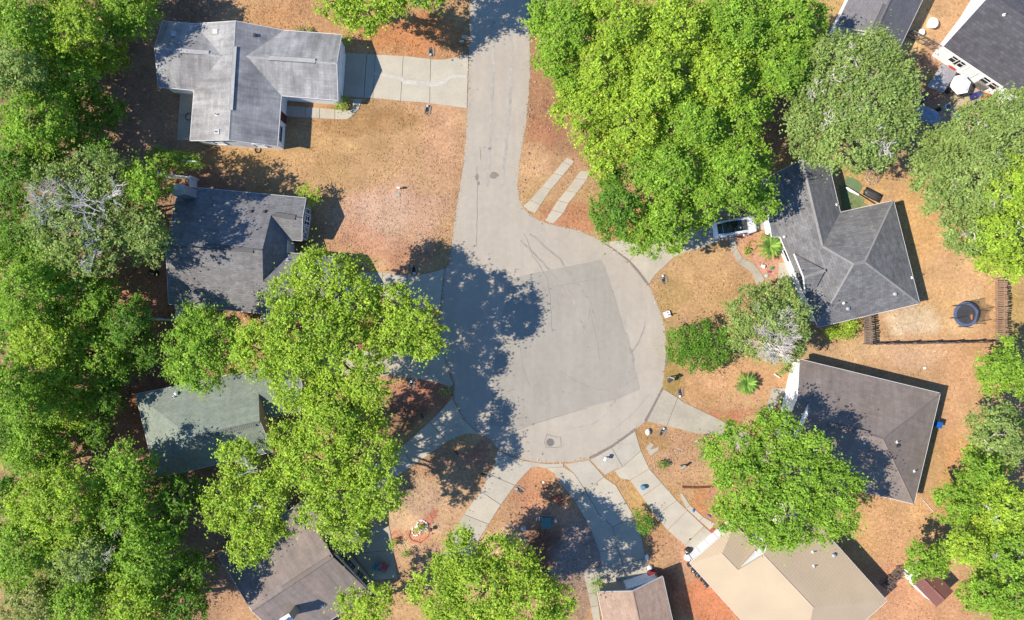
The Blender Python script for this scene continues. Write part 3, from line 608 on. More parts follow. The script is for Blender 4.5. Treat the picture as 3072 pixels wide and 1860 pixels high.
h2.door('i1', 'i2', .5, .95, 2.05, WHITE, 'front_door'); h2.door('gn', 'gr', .95, 4.8, 2.15, WHITE, 'garage_door', (4, 4))
# chimney chase with a round flue cap
c0 = P(545, 575, 3.2); ch = h2.hit(560, 590)
cz = MB().box((0, 0, 0), (1.15, .9, 5.4)); co_ = P(535, 570, 5.4) - h2.c; cz.build('chimney', pm('grey blue chase', A(176, 178, 186)), h2.root, (co_.x, co_.y, 2.7), .12)
cc_ = MB().box((0, 0, .05), (1.25, 1.0, .1)).build('chimney_cap', GALV, h2.root, (co_.x, co_.y, 5.4), .12); MB().lathe([(.16, 0), (.16, .25), (.27, .27), (.27, .34), (.05, .4)], 16).build('flue', GALV, cc_, (-.1, .05, .1))

# 3 green roofed house
R3 = roof_mat('sage green shingles', A(166, 176, 162), tab=.10, streak=.10, mott=.06)
h3 = House('green_roofed_house', 'sage green shingled house with a tan gable among the trees', dict(
 nw=(407, 1183, 2.6), sw=(468, 1434, 2.6), rw=(578, 1314, 4.8), re=(779, 1266, 4.8), an=(776, 1181, 3.7), se=(818, 1355, 2.6), wr=(905, 1153, 3.7), wn=(880, 1085, 2.6), ws=(900, 1232, 2.6), in_=(803, 1253, 2.7)),
 ['nw rw re an wr wn', 'nw sw rw', 'sw se re rw', 'an in_ ws wr'], 'nw sw se re in_ ws wr wn', R3, TANW, TRIM, caps='rw-re', capw=.26, over=.3)
h3.rvent((612, 1307), (768, 1272), R3, .42, 30); h3.vent(531, 1180, 'turbine'); h3.vent(521, 1191, 'pipe')
h3.gable('re se', 0, TANW); h3.gable('an re', 2.5, TANW); h3.window('in_', 'ws', .5, 1.4, 1.2, 1.2)
# 4 taupe house, bottom left
R4 = roof_mat('taupe shingles', A(172, 158, 150), tab=.06, streak=.22, row=.3, bw=.5, mott=.10, warm=A(180, 160, 148))
h4 = House('taupe_house', 'taupe shingled house at the bottom left with a front patio', dict(
 n=(899, 1510, 2.6), r=(1000, 1672, 4.7), s=(1115, 1780, 2.6), w=(655, 1668, 2.6), rw=(756, 1834, 4.7), sw=(871, 1938, 2.6), gn=(975, 1460, 2.6), gr=(1028, 1545, 3.9), gs=(1078, 1614, 2.6), k=(1000, 1660, 2.9), gi=(952, 1592, 3.9)),
 ['w rw r gi n', 'rw sw s r', 'n gi gr gn', 'gi k gs gr'], 'w n gn gr gs k s sw rw'.replace(' k s', ' k s'), R4, SIDING2, TRIM, caps='rw-r gi-gr', capw=.28, over=.12)
h4.rvent((848, 1764), (992, 1670), R4, .36)
for t, w, bars in ((.24, .9, (1, 2)), (.42, 1.1, (2, 2)), (.66, .8, (2, 2)), (.82, .8, (2, 2))): h4.window('k', 's', t, 1.5, w, 1.15, bars, pm('pale frame', A(190, 184, 170)))
for x, y, k in ((966, 1818, 'pipe'), (891, 1529, 'dark')): h4.vent(x, y, k)
q4 = P(862, 1856, 5.6) - h4.c; MB().box((0, 0, 0), (.95, .75, 5.8)).build('chimney', SIDING2, h4.root, (q4.x, q4.y, 2.9), .55); k4 = MB().box((0, 0, .05), (1.03, .83, .1)).build('chimney_cap', WHITE, h4.root, (q4.x, q4.y, 5.8), .55); MB().lathe([(.15, 0), (.15, .3), (.26, .32), (.05, .42)], 14).build('flue', GALV, k4, (0, 0, .1))

# 5 pinkish-brown garage roof, bottom centre
R5 = roof_mat('pinkish brown shingles', A(214, 182, 158), tab=.10, streak=.10, row=.26, bw=.4, mott=.06)
h5 = House('pinkish_roofed_house', 'pinkish brown shingled house with a wide white garage door at the bottom', dict(
 nw=(1792, 1776, 2.6), nr=(1899, 1774, 3.7), ne=(1988, 1730, 2.6), se=(2060, 2050, 2.6), sr=(1975, 2110, 3.7), sw=(1862, 2100, 2.6)),
 ['nw nr sr sw', 'nr ne se sr'], 'nw nr ne se sr sw', R5, SIDING2, TRIM, caps='nr-sr', over=.35)
h5.door('ne', 'nr', .88, 4.6, 2.1, WHITE, 'garage_door', (4, 4))

# 6 tan metal roofed house
R6 = metal_roof_mat('tan metal roof', A(240, 214, 178)); RIB6 = metal_roof_mat('tan metal rib', A(236, 210, 180))
h6 = House('tan_metal_roofed_house', 'tan metal roofed house with white gable at the bottom right', dict(
 w=(2070, 1690, 2.6), n=(2205, 1575, 2.6), a=(2166, 1660, 3.35), v=(2214, 1710, 3.35), i=(2270, 1643, 2.6), r=(2291, 1664, 4.1), nn=(2390, 1501, 2.6), r2=(2440, 1822, 4.1), e=(2661, 1803, 2.6), s=(2392, 2045, 2.6)),
 ['w n a', 'n i v a', 'w a v r r2 s', 'r nn e r2', 'r2 e s'], 'w n i v r nn e s'.replace(' v r', ' r'), R6, SIDING, TRIM, caps='a-v r-r2', cap_mat=RIB6, capw=.3, over=.3)
h6.gable('v r nn', 0, SIDING); h6.door('n', 'w', .55, 4.6, 2.1, WHITE, 'garage_door', (4, 4))
# standing ribs of the metal sheets
def ribs(h, keys, step, mat, hgt=.03, w=.05):
    ps = [h.p[k] - h.c for k in keys.split()]; n = (ps[1] - ps[0]).cross(ps[2] - ps[0]).normalized()
    if n.z < 0: n = -n
    u = Vector((0, 0, 1)).cross(n).normalized(); v = n.cross(u); us = [p.dot(u) for p in ps]; o = MB(); x = min(us) + step / 2
    while x < max(us):
        hits = []
        for i in range(len(ps)):
            a, b = ps[i], ps[(i + 1) % len(ps)]; ua, ub = a.dot(u), b.dot(u)
            if (ua - x) * (ub - x) < 0: hits.append(a + (b - a) * ((x - ua) / (ub - ua)))
        if len(hits) == 2: o.beam(hits[0] + n * .012, hits[1] + n * .012, w, hgt)
        x += step
    ob = o.build('roof_ribs', mat, h.roof); ob['kind'] = 'stuff'
for k in ('w n a', 'n i v a', 'r nn e r2', 'r2 e s'): ribs(h6, k, .3, RIB6, .02, .03)
ribs(h6, 'w a r2 s', .3, RIB6, .016, .03) if False else None
for x, y, k in ((2438, 1656, 'pipe'), (2441, 1698, 'pipe'), (2499, 1665, 'turbine')): h6.vent(x, y, k)

# 7 dull brown roofed house on the right
R7 = roof_mat('dull brown shingles', A(174, 159, 149), tab=.08, streak=.16, row=.3, bw=.6, mott=.07, warm=A(170, 152, 140))
h7 = House('brown_roofed_house', 'dull brown shingled house with a white front at the right', dict(
 nw=(2400, 1078, 2.6), ne=(2821, 1180, 2.6), e=(2649, 1316, 4.8), r=(2424, 1249, 4.8), g=(2428, 1204, 4.1), b=(2394, 1193, 4.1), se=(2742, 1512, 2.6), sw=(2350, 1417, 2.6), pw=(2355, 1285, 2.8), ps=(2396, 1318, 2.75)),
 ['nw b g r e ne', 'r sw se e', 'e se ne', 'b pw ps g'], 'nw b pw sw se ne', R7, SIDING, WHITE, caps='e-ne e-se e-r', cap_mat=pm('paler brown cap', A(164, 148, 138), var=.1), capw=.3, over=.35)
h7.gable('g r sw', 2.0, pm('white gable', (.72, .72, .72))); h7.rvent((2482, 1270), (2608, 1301), R7, .4)
for x, y, k in ((2690, 1326, 'pipe'), (2692, 1337, 'dark'), (2594, 1329, 'pipe'), (2742, 1413, 'pipe')): h7.vent(x, y, k)
MB().add([h7.p['b'] - h7.c - Vector((.05, 0, .1)), h7.p['nw'] - h7.c - Vector((.05, 0, .1)), h7.p['nw'] - h7.c + Vector((-.05, 0, -.45)), h7.p['b'] - h7.c + Vector((-.05, 0, -.75))], [(0, 1, 2, 3)]).build('white_fascia', WHITE, h7.root)

# 8 grey hip roofed house, right
R8 = roof_mat('mid grey shingles', A(152, 150, 150), tab=.18, streak=.14, row=.24, bw=.5, mott=.05)
CAP8 = pm('pale hip shingle', A(170, 167, 164), var=.1, scale=5)
h8 = House('hip_roofed_house', 'mid grey hip roofed house with pale hip lines at the right', dict(
 nn=(2484, 482, 2.6), rn=(2408, 478, 4.1), nw=(2290, 540, 2.6), w1=(2316, 710, 2.6), w2=(2341, 710, 2.6), s=(2455, 981, 2.6), r0=(2469, 737, 4.1), r1=(2563, 791, 4.9), r2=(2596, 785, 4.9), v=(2521, 637, 2.6), ne=(2681, 602, 2.6), se=(2759, 910, 2.6)),
 ['nn rn r0 v', 'rn nw w1 w2 s r1 r0', 'r0 r1 r2 ne v', 'r2 se ne', 'r1 s se r2'], 'nw w1 w2 s se ne v nn rn'.replace('nn rn', 'nn rn'), R8, SIDING, WHITE, caps='r0-r1 r1-r2 r2-ne r2-se r1-s rn-r0', cap_mat=CAP8, capw=.36, over=.45, fas=.16)
for x, y, k in ((2417, 677, 'dark'), (2509, 614, 'pipe'), (2531, 909, 'pipe'), (2682, 882, 'turbine'), (2541, 926, 'turbine'), (2735, 833, 'pipe'), (2353, 710, 'pipe')): h8.vent(x, y, k)
h8.rvent((2440, 622), (2463, 722), R8, .3); h8.door('nw', 'w1', .5, 4.6, 2.1, WHITE, 'garage_door', (4, 4)); h8.window('w2', 's', .25, 1.4, 1.3, 1.3); h8.door('w2', 's', .4, .95, 2.05, WHITE, 'front_door')
# small porch gable on the front slope
pg = {k: P(*v) - h8.c for k, v in dict(n=(2384, 762, 3.05), w=(2412, 832, 4.05), s=(2417, 880, 3.05), e=(2476, 811, 4.12), ns=(2440, 790, 3.45), ss=(2450, 860, 3.5)).items()}
me = MB().add([pg['n'], pg['w'], pg['e'], pg['ns'], pg['s'], pg['ss']] + [x - Vector((0, 0, .12)) for x in (pg['n'], pg['w'], pg['e'], pg['ns'], pg['s'], pg['ss'])], [(0, 1, 2, 3), (1, 4, 5, 2), (6, 7, 1, 0), (7, 10, 4, 1), (6, 9, 8, 7), (7, 8, 11, 10)]).mesh('porch_roof')
uvl = me.uv_layers.new(name='UVMap'); uvl.data.foreach_set('uv', [c for l in me.loops for c in (me.vertices[l.vertex_index].co.x, me.vertices[l.vertex_index].co.y)])
po = link('porch_roof', me, h8.root, mat=R8)
MB().beam(pg['n'] + Vector((-.05, 0, -.05)), pg['w'] + Vector((-.05, 0, -.05)), .06, .2).beam(pg['w'] + Vector((-.05, 0, -.05)), pg['s'] + Vector((-.05, 0, -.05)), .06, .2).build('white_rake', WHITE, po)
MB().beam(pg['w'] + Vector((0, 0, .03)), pg['e'] + Vector((0, 0, .03)), .28, .05).build('ridge_cap', CAP8, po)
for x, y in ((2338, 745), (2352, 770)): q = P(x, y) - h8.c; MB().box((q.x, q.y, 1.25), (.14, .14, 2.5)).build('porch_post', WHITE, h8.root)

# 9 and 10, upper right corner
R9 = roof_mat('pewter shingles', A(150, 146, 148), tab=.10, streak=.08, mott=.05); R10 = roof_mat('dark pewter shingles', A(112, 110, 114), tab=.16, streak=.06, row=.3, bw=.5, mott=.05)
h9 = House('pewter_house', 'pewter shingled house behind the oak at the top right', dict(sw=(2508, 77, 2.6), sr=(2626, 98, 4.6), se=(2692, 158, 2.6), ne=(2830, -132, 2.6), nr=(2768, -205, 4.6), nw=(2646, -213, 2.6)),
 ['sw sr nr nw', 'sr se ne nr'], 'sw sr se ne nr nw', R9, SIDING, TRIM, caps='sr-nr', over=.35); h9.rvent((2625, 82), (2656, 14), R9, .42)
h10 = House('white_walled_house', 'dark pewter shingled house with white walls at the top right corner', dict(w=(2831, 139, 2.6), s=(3160, 360, 2.6), rs=(3330, 230, 4.9), rw=(2975, -20, 4.9), nw=(3085, -250, 2.6), ns=(3430, 0, 2.6)),
 ['w s rs rw', 'rw rs ns nw'], 'w s rs ns nw rw', R10, SIDING, WHITE, over=.3, fas=.3); h10.vent(3012, 44, 'pipe')
for t in (.2, .5, .57): h10.window('w', 's', t - .06, 1.5, 1.0, 1.3, (1, 2))
h10.door('w', 's', .3, 1.0, 2.05, WHITE, 'back_door', (1, 2)); h10.window('w', 's', .19, 1.5, .9, 1.3)

# red metal roofed shed, bottom right
RS = metal_roof_mat('red metal roof', A(158, 108, 98))
sh = House('garden_shed', 'small red metal roofed shed with a white side at the bottom right', dict(w=(2736, 1746, 2.0), s=(2810, 1821, 2.0), e=(2860, 1774, 2.0), n=(2790, 1698, 2.0), a=(2757, 1726, 2.45), b=(2833, 1801, 2.45)), ['w s b a', 'a b e n'], 'w s b e n a', RS, SIDING, None, over=.12, cat='shed', thick=.06)
ribs(sh, 'w s b a', .25, RS, .035, .04); ribs(sh, 'a b e n', .25, RS, .035, .04); MB().beam(sh.p['a'] - sh.c + Vector((0, 0, .03)), sh.p['b'] - sh.c + Vector((0, 0, .03)), .22, .04).build('ridge_cap', pm('paler red cap', A(186, 124, 112)), sh.roof)
sh.door('w', 's', .5, .9, 1.7, WHITE)
# ------------------------------------------------------------------ trees: trunk, limbs and crowns of leaf-sized faces
VAR = {  # leaf colours: fresh growth, older leaves
 'lime': ((.47, .60, .065), (.28, .42, .04)), 'mid': ((.34, .51, .055), (.19, .34, .035)), 'olive': ((.36, .45, .13), (.22, .31, .08)),
 'dark': ((.19, .35, .04), (.105, .225, .026)), 'pale': ((.44, .46, .16), (.30, .33, .10))}
NLEAF = [0]
def crown_mesh(lobes, seed, variant, dens=36.0, nl=112, leaf=.125, zs=.48, spread=1.0, low=()):
    """boughs of feathery sprays: soft-edged, drawn-out clusters of single leaves on the outside of each bough"""
    r = np.random.default_rng(seed); V = []; C = []
    L = np.array(lobes); c1, c2 = np.array(VAR[variant][0]), np.array(VAR[variant][1])
    for i, (x, y, z, R) in enumerate(lobes):
        n = max(6, int(dens * R * R * (.4 if i in low else 1))); u = r.normal(size=(n, 3)); u /= np.linalg.norm(u, axis=1)[:, None]
        u[:, 2] = np.where(u[:, 2] < -.25, -u[:, 2], u[:, 2])
        nb = 9 + int(R * 2.2); k = r.normal(size=(nb, 3)); k[:, 2] = np.abs(k[:, 2]) - .25; k /= np.linalg.norm(k, axis=1)[:, None]
        near = np.max(u @ k.T, axis=1); near = np.clip((near - .55) / .45, 0, 1)      # 1 on a branch's axis, 0 in the gap between branches
        reach = .72 + .32 * near ** 1.2 + r.uniform(-.16, .09, n); u = u[(kp := r.random(n) < .42 + .8 * near)]; reach = reach[kp]; n = len(u)
        p = np.array([x, y, z]) + u * (R * reach)[:, None] * np.array([1, 1, zs])
        keep = np.ones(n, bool)
        for j in range(len(L)):
            if j != i:
                d = (p - L[j, :3]) / (L[j, 3] * np.array([1, 1, zs])); keep &= np.linalg.norm(d, axis=1) > .6
        p = p[keep]; u = u[keep]; n = len(p)
        if n == 0: continue
        rc = r.uniform(.10, .27, n) * min(1.2, .65 + R / 7) * spread; tone = r.uniform(0, 1, n) ** 1.3; br = r.uniform(.80, 1.2, n)
        ax = r.normal(size=(n, 3)) * np.array([1, 1, .35]) + u * .8; ax /= np.linalg.norm(ax, axis=1)[:, None]   # way the spray grows
        m = r.poisson(nl * (rc / .2) ** 1.4) + 5; idx = np.repeat(np.arange(n), m); N = len(idx)
        q = r.normal(size=(N, 3)); along = r.normal(size=N) * 1.25
        wide = np.where(r.random(N) < .72, .9, 2.1)      # half of the leaves fill the space between sprays
        pos = p[idx] + (q * np.array([.75, .75, .45]) + ax[idx] * along[:, None]) * (rc[idx] * wide)[:, None]
        nor = u[idx] * .35 + np.array([-.32, -.06, .62]) + r.normal(size=(N, 3)) * .5; nor /= np.linalg.norm(nor, axis=1)[:, None]
        t = ax[idx] + r.normal(size=(N, 3)) * .7; b = np.cross(nor, t); b /= np.linalg.norm(b, axis=1)[:, None] + 1e-6; a = np.cross(b, nor)
        ln = leaf * r.uniform(.6, 1.3, N)[:, None]; w = ln * .8
        V.append(np.stack([pos - a * ln * .4 - b * w / 2, pos - a * ln * .4 + b * w / 2, pos + a * ln * .6], 1).reshape(-1, 3))
        tt = np.clip(tone[idx] * .75 + r.uniform(0, .45, N), 0, 1)[:, None]
        col = (c1 * (1 - tt) + c2 * tt) * (br[idx] * r.uniform(.75, 1.25, N))[:, None]
        dry = r.random(N) < .025; col[dry] = np.array([.30, .24, .10])
        C.append(np.repeat(col, 3, axis=0))
    NLEAF[0] += sum(len(v) for v in V) // 3
    V = np.concatenate(V); C = np.concatenate(C); F = np.arange(len(V)).reshape(-1, 3)
    return fast_mesh('crown', V, F, C)
def limb(mb, a, b, r0, r1, rr, n=4, sag=.12):
    a = Vector(a); b = Vector(b); L = (b - a).length; pts = []; rad = []
    for i in range(n + 1):
        t = i / n; j = sag * L * math.sin(math.pi * t) * .5
        pts.append(a.lerp(b, t) + Vector((rr.uniform(-j, j), rr.uniform(-j, j), rr.uniform(-j, j) * .6 + .05 * L * math.sin(math.pi * t)))); rad.append(r0 + (r1 - r0) * t)
    mb.tube(pts, rad, 6, cap=False); return pts
def twigs(mb, p, d, L, r, depth, rr):
    q = p + d * L; mid = p.lerp(q, .5) + Vector((rr.uniform(-1, 1), rr.uniform(-1, 1), rr.uniform(-.5, .5))) * L * .1
    mb.tube([p, mid, q], [r, r * .8, r * .55], 4, cap=False)
    if depth:
        for k in range(rr.choice((2, 3, 3))):
            e = (d + Vector((rr.uniform(-1, 1), rr.uniform(-1, 1), rr.uniform(-.5, .6))) * .75).normalized()
            twigs(mb, p.lerp(q, rr.uniform(.45, 1)), e, L * rr.uniform(.55, .8), r * .6, depth - 1, rr)
NT = [0]
def tree(name, label, variant, lobes, h=8.5, group=None, cat='tree', dead=0, leaf=.205, dens=20.0, nl=40, trunk=.22, jz=.7, zs=.6, seed=None, deadpts=None, spread=1.0):
    """lobes: (x, y, r) of the crown's boughs as seen in the 2464 px wide photograph; h the height of their centres"""
    NT[0] += 1; sd_ = seed or NT[0]; rr = random.Random(sd_); W = []
    for lb in lobes:
        hh = h + (lb[3] if len(lb) > 3 else rr.uniform(-jz, jz)); p = P(lb[0] * 1.2468, lb[1] * 1.2468, hh); W.append((p.x, p.y, hh, lb[2] * 1.2468 / S * (CAM_H - hh) / CAM_H))
    low = []
    if h > 5 and math.hypot(W[0][0], W[0][1]) > 24:   # lower boughs hang round the trunk
        for lb in list(lobes)[:8]:
            if lb[2] > 34:
                hh = h * .55; p = P(lb[0] * 1.2468, lb[1] * 1.2468, hh); low.append(len(W)); W.append((p.x, p.y, hh, lb[2] * 1.2468 / S * .62))
    sx_ = sum(l[0] * l[2] ** 2 for l in lobes) / sum(l[2] ** 2 for l in lobes); sy_ = sum(l[1] * l[2] ** 2 for l in lobes) / sum(l[2] ** 2 for l in lobes)
    b0 = P(sx_ * 1.2468, sy_ * 1.2468, h * .4); bx, by = b0.x, b0.y
    t = thing(name, label, cat, (bx, by, 0), group=group); W = [(x - bx, y - by, z, R) for x, y, z, R in W]
    link('crown', crown_mesh(W, sd_, variant, dens, nl, leaf, zs, spread, low), t, mat=LEAF)
    mb = MB(); fork = Vector((rr.uniform(-.3, .3), rr.uniform(-.3, .3), max(.3, h * .42)))
    mb.tube([(0, 0, -.1), (0, 0, .15), fork * .5, fork], [trunk * 1.7, trunk * 1.25, trunk, trunk * .9], 8)
    for x, y, z, R in W[:len(lobes)]:
        e = Vector((x, y, z + R * .1)); limb(mb, fork, e, trunk * .6, trunk * .22, rr)
        for k in range(4 if R > 1.5 else 2):
            a = rr.uniform(0, 6.28); limb(mb, e.lerp(fork, rr.uniform(0, .4)), e + Vector((math.cos(a) * R * .75, math.sin(a) * R * .75, R * rr.uniform(.1, .5) * zs)), trunk * .22, trunk * .07, rr, 3)
    mb.build('trunk', BARK, t)
    if dead:
        db = MB(); spots = [(P(x * 1.2468, y * 1.2468, h + 1.2), s_) for x, y, s_ in deadpts] if deadpts else []
        for q, s_ in spots:
            q = q - Vector((bx, by, 0))
            for k in range(dead):
                a = rr.uniform(0, 6.28); twigs(db, q + Vector((rr.uniform(-.3, .3) * s_, rr.uniform(-.3, .3) * s_, 0)), Vector((math.cos(a), math.sin(a), rr.uniform(.15, .55))).normalized(), .62 * s_, .055, 3, rr)
        db.build('dead_branches', DEADWOOD, t)['kind'] = 'stuff'
    return t
def auto(x, y, r, seed):
    """boughs of a round-crowned tree"""
    rr = random.Random(seed); n = 5 if r < 80 else 6; a0 = rr.uniform(0, 6.28); out = [(x + rr.uniform(-.1, .1) * r, y + rr.uniform(-.1, .1) * r, r * .58, 1.2)]
    for k in range(n):
        a = a0 + 6.283 * k / n + rr.uniform(-.3, .3); d = r * rr.uniform(.52, .68); out.append((x + d * math.cos(a), y + d * math.sin(a), r * rr.uniform(.36, .48), rr.uniform(-1.4, .3)))
    return out
FOREST = 'trees of the wood along the left edge'
for k, (x, y, r, v, h, lab) in enumerate([
 (45, 50, 88, 'mid', 9, 'green tree filling the top left corner'), (180, 60, 92, 'lime', 7.5, 'bright lime tree second from the top left corner'), (305, 15, 88, 'mid', 5.2, 'bright green tree above the corner of the light grey roof'), (35, 170, 88, 'olive', 9, 'greyish tree on the left edge below the corner tree'), (150, 185, 88, 'mid', 6, 'mid green tree west of the shaded back yard'), (255, 140, 56, 'lime', 3.4, 'small lime tree nearest the light grey roof'), (75, 292, 95, 'mid', 9, 'mid green tree above the bare branched oak'), (190, 300, 76, 'dark', 4.5, 'dark green tree at the edge of the shaded back yard'), (25, 405, 85, 'dark', 7, 'very dark tree on the left edge beside the bare branched oak'), (240, 362, 45, 'dark', 6, 'small dark tree below the shaded back yard'),
 (65, 575, 80, 'dark', 7, 'dark green tree on the left edge below the bare branched oak'), (60, 690, 105, 'mid', 9.5, 'large green tree on the left edge level with the slate house'), (200, 705, 90, 'mid', 7, 'green tree beside the orange back yard of the slate house'), (300, 770, 66, 'dark', 7.5, 'dark green tree at the white fence corner'), (110, 825, 100, 'lime', 7.5, 'bright lime tree in the middle of the left wood'), (240, 850, 84, 'mid', 5.2, 'green tree between the slate house and the green roof on the wood side'), (350, 848, 50, 'dark', 4.5, 'small dark tree just above the green roof'), (35, 950, 95, 'mid', 9, 'mid green tree on the left edge level with the green roof'), (155, 955, 90, 'lime', 4.8, 'lime tree left of the green roofed house'), (85, 1075, 92, 'mid', 5.2, 'mid green tree left of the leaf littered clearing'),
 (300, 1130, 72, 'mid', 9, 'green tree at the lower left corner of the green roof'), (140, 1225, 112, 'lime', 10, 'large lime tree below the leaf littered clearing'), (290, 1225, 92, 'mid', 9, 'green tree below the corner of the green roof'), (425, 1195, 66, 'dark', 7, 'dark tree under the shaded end of the green roof'), (50, 1335, 100, 'mid', 9, 'green tree on the left edge near the bottom'), (350, 1335, 98, 'mid', 9.5, 'green tree left of the taupe roof'), (465, 1375, 56, 'dark', 7, 'dark tree touching the taupe roof'), (75, 1455, 72, 'pale', 8.5, 'pale yellowish tree in the bottom left corner'), (190, 1455, 85, 'mid', 9, 'green tree at the bottom beside the pale corner tree'), (315, 1455, 92, 'lime', 9, 'lime tree at the bottom left of the taupe house'), (440, 1455, 72, 'dark', 7.5, 'dark green tree at the bottom touching the taupe house')]):
    tree('broadleaf_tree', lab, v, auto(x, y, r, 100 + k), h, FOREST)
tree('broadleaf_tree', 'grey olive tree with bare twigs in the lower left wood', 'olive', auto(210, 1340, 98, 300), 9, FOREST, dead=5, deadpts=[(270, 1270, 1.0), (230, 1340, 1.5), (215, 1350, 1.2)])
tree('broadleaf_tree', 'bare branched grey oak left of the slate house', 'olive', [(150, 460, 70), (230, 430, 70), (170, 560, 75), (260, 560, 70), (120, 540, 55), (240, 620, 45), (190, 620, 45), (310, 510, 50)], 9, FOREST, nl=34, dead=7, deadpts=[(130, 480, 2.0), (190, 490, 2.2), (240, 500, 1.8), (100, 500, 1.6), (230, 560, 1.2), (220, 630, 1.0), (270, 470, 1.4)], dens=14)
tree('broadleaf_tree', 'green tree beside the chimney of the slate house', 'mid', auto(345, 450, 66, 301), 8.5, FOREST)
tree('broadleaf_tree', 'olive tree overlapping the left end of the slate roof', 'olive', auto(350, 575, 66, 302), 8.5, FOREST)
for k, (x, y, r, lab) in enumerate([(15, 505, 60, 'low dark tree on the left edge between two oaks'), (15, 790, 62, 'low dark tree on the left edge in the middle of the wood'), (12, 1055, 60, 'low dark tree on the left edge above the clearing'), (20, 1185, 62, 'low dark tree on the left edge below the clearing'), (255, 960, 46, 'low dark undergrowth tree left of the green roof corner'), (110, 120, 58, 'low dark tree in the gap of the upper left wood'), (255, 265, 46, 'low dark tree beside the leaf littered back yard'), (400, 1275, 50, 'low dark tree between the green and taupe roofs'), (110, 375, 62, 'low dark tree above the bare branched oak branches'), (280, 890, 44, 'low dark tree between the white fence and the green roof'), (225, 1040, 46, 'low dark tree beside the fallen log clearing'), (140, 1110, 40, 'low dark tree at the lower edge of the clearing'), (130, 640, 60, 'low dark tree under the oak on the wood side')]):
    tree('broadleaf_tree', lab, 'dark', auto(x, y, r, 700 + k), 4.2, FOREST)
FRONT = 'big trees between the left houses'
tree('broadleaf_tree', 'big bright green tree over the garage of the slate house', 'lime', [(775, 680, 78), (690, 705, 48), (842, 730, 64), (740, 800, 92), (640, 835, 70), (830, 860, 88), (715, 905, 76), (890, 930, 52), (800, 965, 66), (600, 850, 36), (862, 645, 34, -3)], 10.0, FRONT, trunk=.32)
tree('broadleaf_tree', 'bright green tree hanging over the edge of the turning circle', 'lime', [(945, 725, 44, -.5), (1000, 765, 56), (1018, 812, 48), (960, 805, 52), (925, 765, 40, -1)], 9.5, FRONT)
tree('broadleaf_tree', 'round green tree between the slate house and the green roof', 'mid', [(478, 768, 46), (440, 832, 44), (522, 812, 56), (482, 880, 62), (425, 893, 32), (545, 872, 38)], 8.5, FRONT)
tree('broadleaf_tree', 'tall lime tree in front of the green roofed house', 'lime', [(790, 1030, 66), (870, 1005, 52, -1), (700, 1060, 50), (770, 1110, 76), (880, 1090, 72), (912, 1185, 52), (830, 1200, 72), (770, 1235, 48), (840, 1275, 46), (700, 1110, 40)], 10.0, FRONT, trunk=.3)
tree('broadleaf_tree', 'lime tree between the green roof and the taupe roof', 'lime', [(578, 1102, 52), (640, 1180, 54), (560, 1212, 62), (620, 1262, 62), (600, 1322, 42), (682, 1255, 32), (528, 1240, 34)], 9.5, FRONT, dead=4, deadpts=[(600, 1125, 1.1), (615, 1215, .7)])
tree('broadleaf_tree', 'lime tree at the bottom centre beside the bright driveway', 'lime', [(1122, 1330, 54), (1228, 1372, 72), (1160, 1422, 84), (1058, 1432, 68), (1275, 1450, 74), (1090, 1375, 50), (1335, 1448, 46), (1190, 1330, 40), (1120, 1470, 60)], 9.0, FRONT)
tree('broadleaf_tree', 'small lime tree at the bottom edge beside the taupe roof', 'lime', [(850, 1455, 40), (905, 1450, 42), (880, 1490, 40)], 7, FRONT)
tree('broadleaf_tree', 'bright green tree at the top edge left of the road', 'lime', [(800, 5, 46), (880, 30, 50), (940, 5, 42), (900, 58, 26), (840, 20, 40)], 8.5, FRONT)
tree('broadleaf_tree', 'tree above the frame that shades the top of the road', 'mid', auto(1010, -75, 95, 303), 9, FRONT)
GROVE = 'trees of the grove right of the road'
for k, (x, y, r, v, h, lab) in enumerate([
 (1365, 55, 88, 'mid', 9, 'green grove tree at the top edge nearest the road'), (1490, 45, 90, 'lime', 10, 'lime grove tree at the top edge second from the road'), (1630, 50, 95, 'lime', 10, 'lime grove tree at the top edge third from the road'), (1775, 50, 92, 'mid', 10, 'green grove tree at the top edge fourth from the road'), (1905, 50, 85, 'mid', 9.5, 'green grove tree at the top edge beside the pewter roof'), (1338, 140, 66, 'mid', 6.5, 'grove tree reaching out over the road edge'), (1455, 165, 86, 'lime', 9, 'lime grove tree above the bare clay gap'), (1590, 175, 95, 'lime', 10.5, 'lime grove tree in the middle of the grove'), (1735, 180, 95, 'lime', 10, 'lime grove tree right of the middle of the grove'), (1885, 170, 88, 'mid', 9.5, 'green grove tree left of the grey twigged oak'), (1410, 280, 82, 'lime', 7, 'yellowish lime grove tree beside the roadside dirt'), (1530, 295, 90, 'lime', 8.5, 'lime grove tree behind the roadside one'), (1665, 305, 85, 'mid', 9.5, 'green grove tree above the parked car side'), (1790, 270, 66, 'mid', 9, 'green grove tree left of the bare earth gap'), (1385, 215, 52, 'mid', 6, 'green grove tree beside the bare clay gap'), (1465, 385, 66, 'lime', 7, 'lime grove tree at the end of the concrete tracks'), (1620, 415, 92, 'mid', 9.5, 'green grove tree in the lower middle of the grove'), (1765, 420, 96, 'mid', 9.5, 'green grove tree left of the hip roof shadow'), (1495, 500, 80, 'dark', 8, 'darker grove tree above the mulched roadside corner'), (1605, 522, 74, 'mid', 8.5, 'green grove tree over the tree shaded driveway'), (1700, 482, 58, 'mid', 8.5, 'green grove tree above the white car')]):
    tree('broadleaf_tree', lab, v, auto(x, y, r, 400 + k), h, GROVE)
tree('broadleaf_tree', 'lowest grove tree hanging over the driveway mouth', 'mid', [(1535, 575, 34), (1585, 590, 34), (1560, 560, 34), (1620, 580, 28)], 7.5, GROVE)
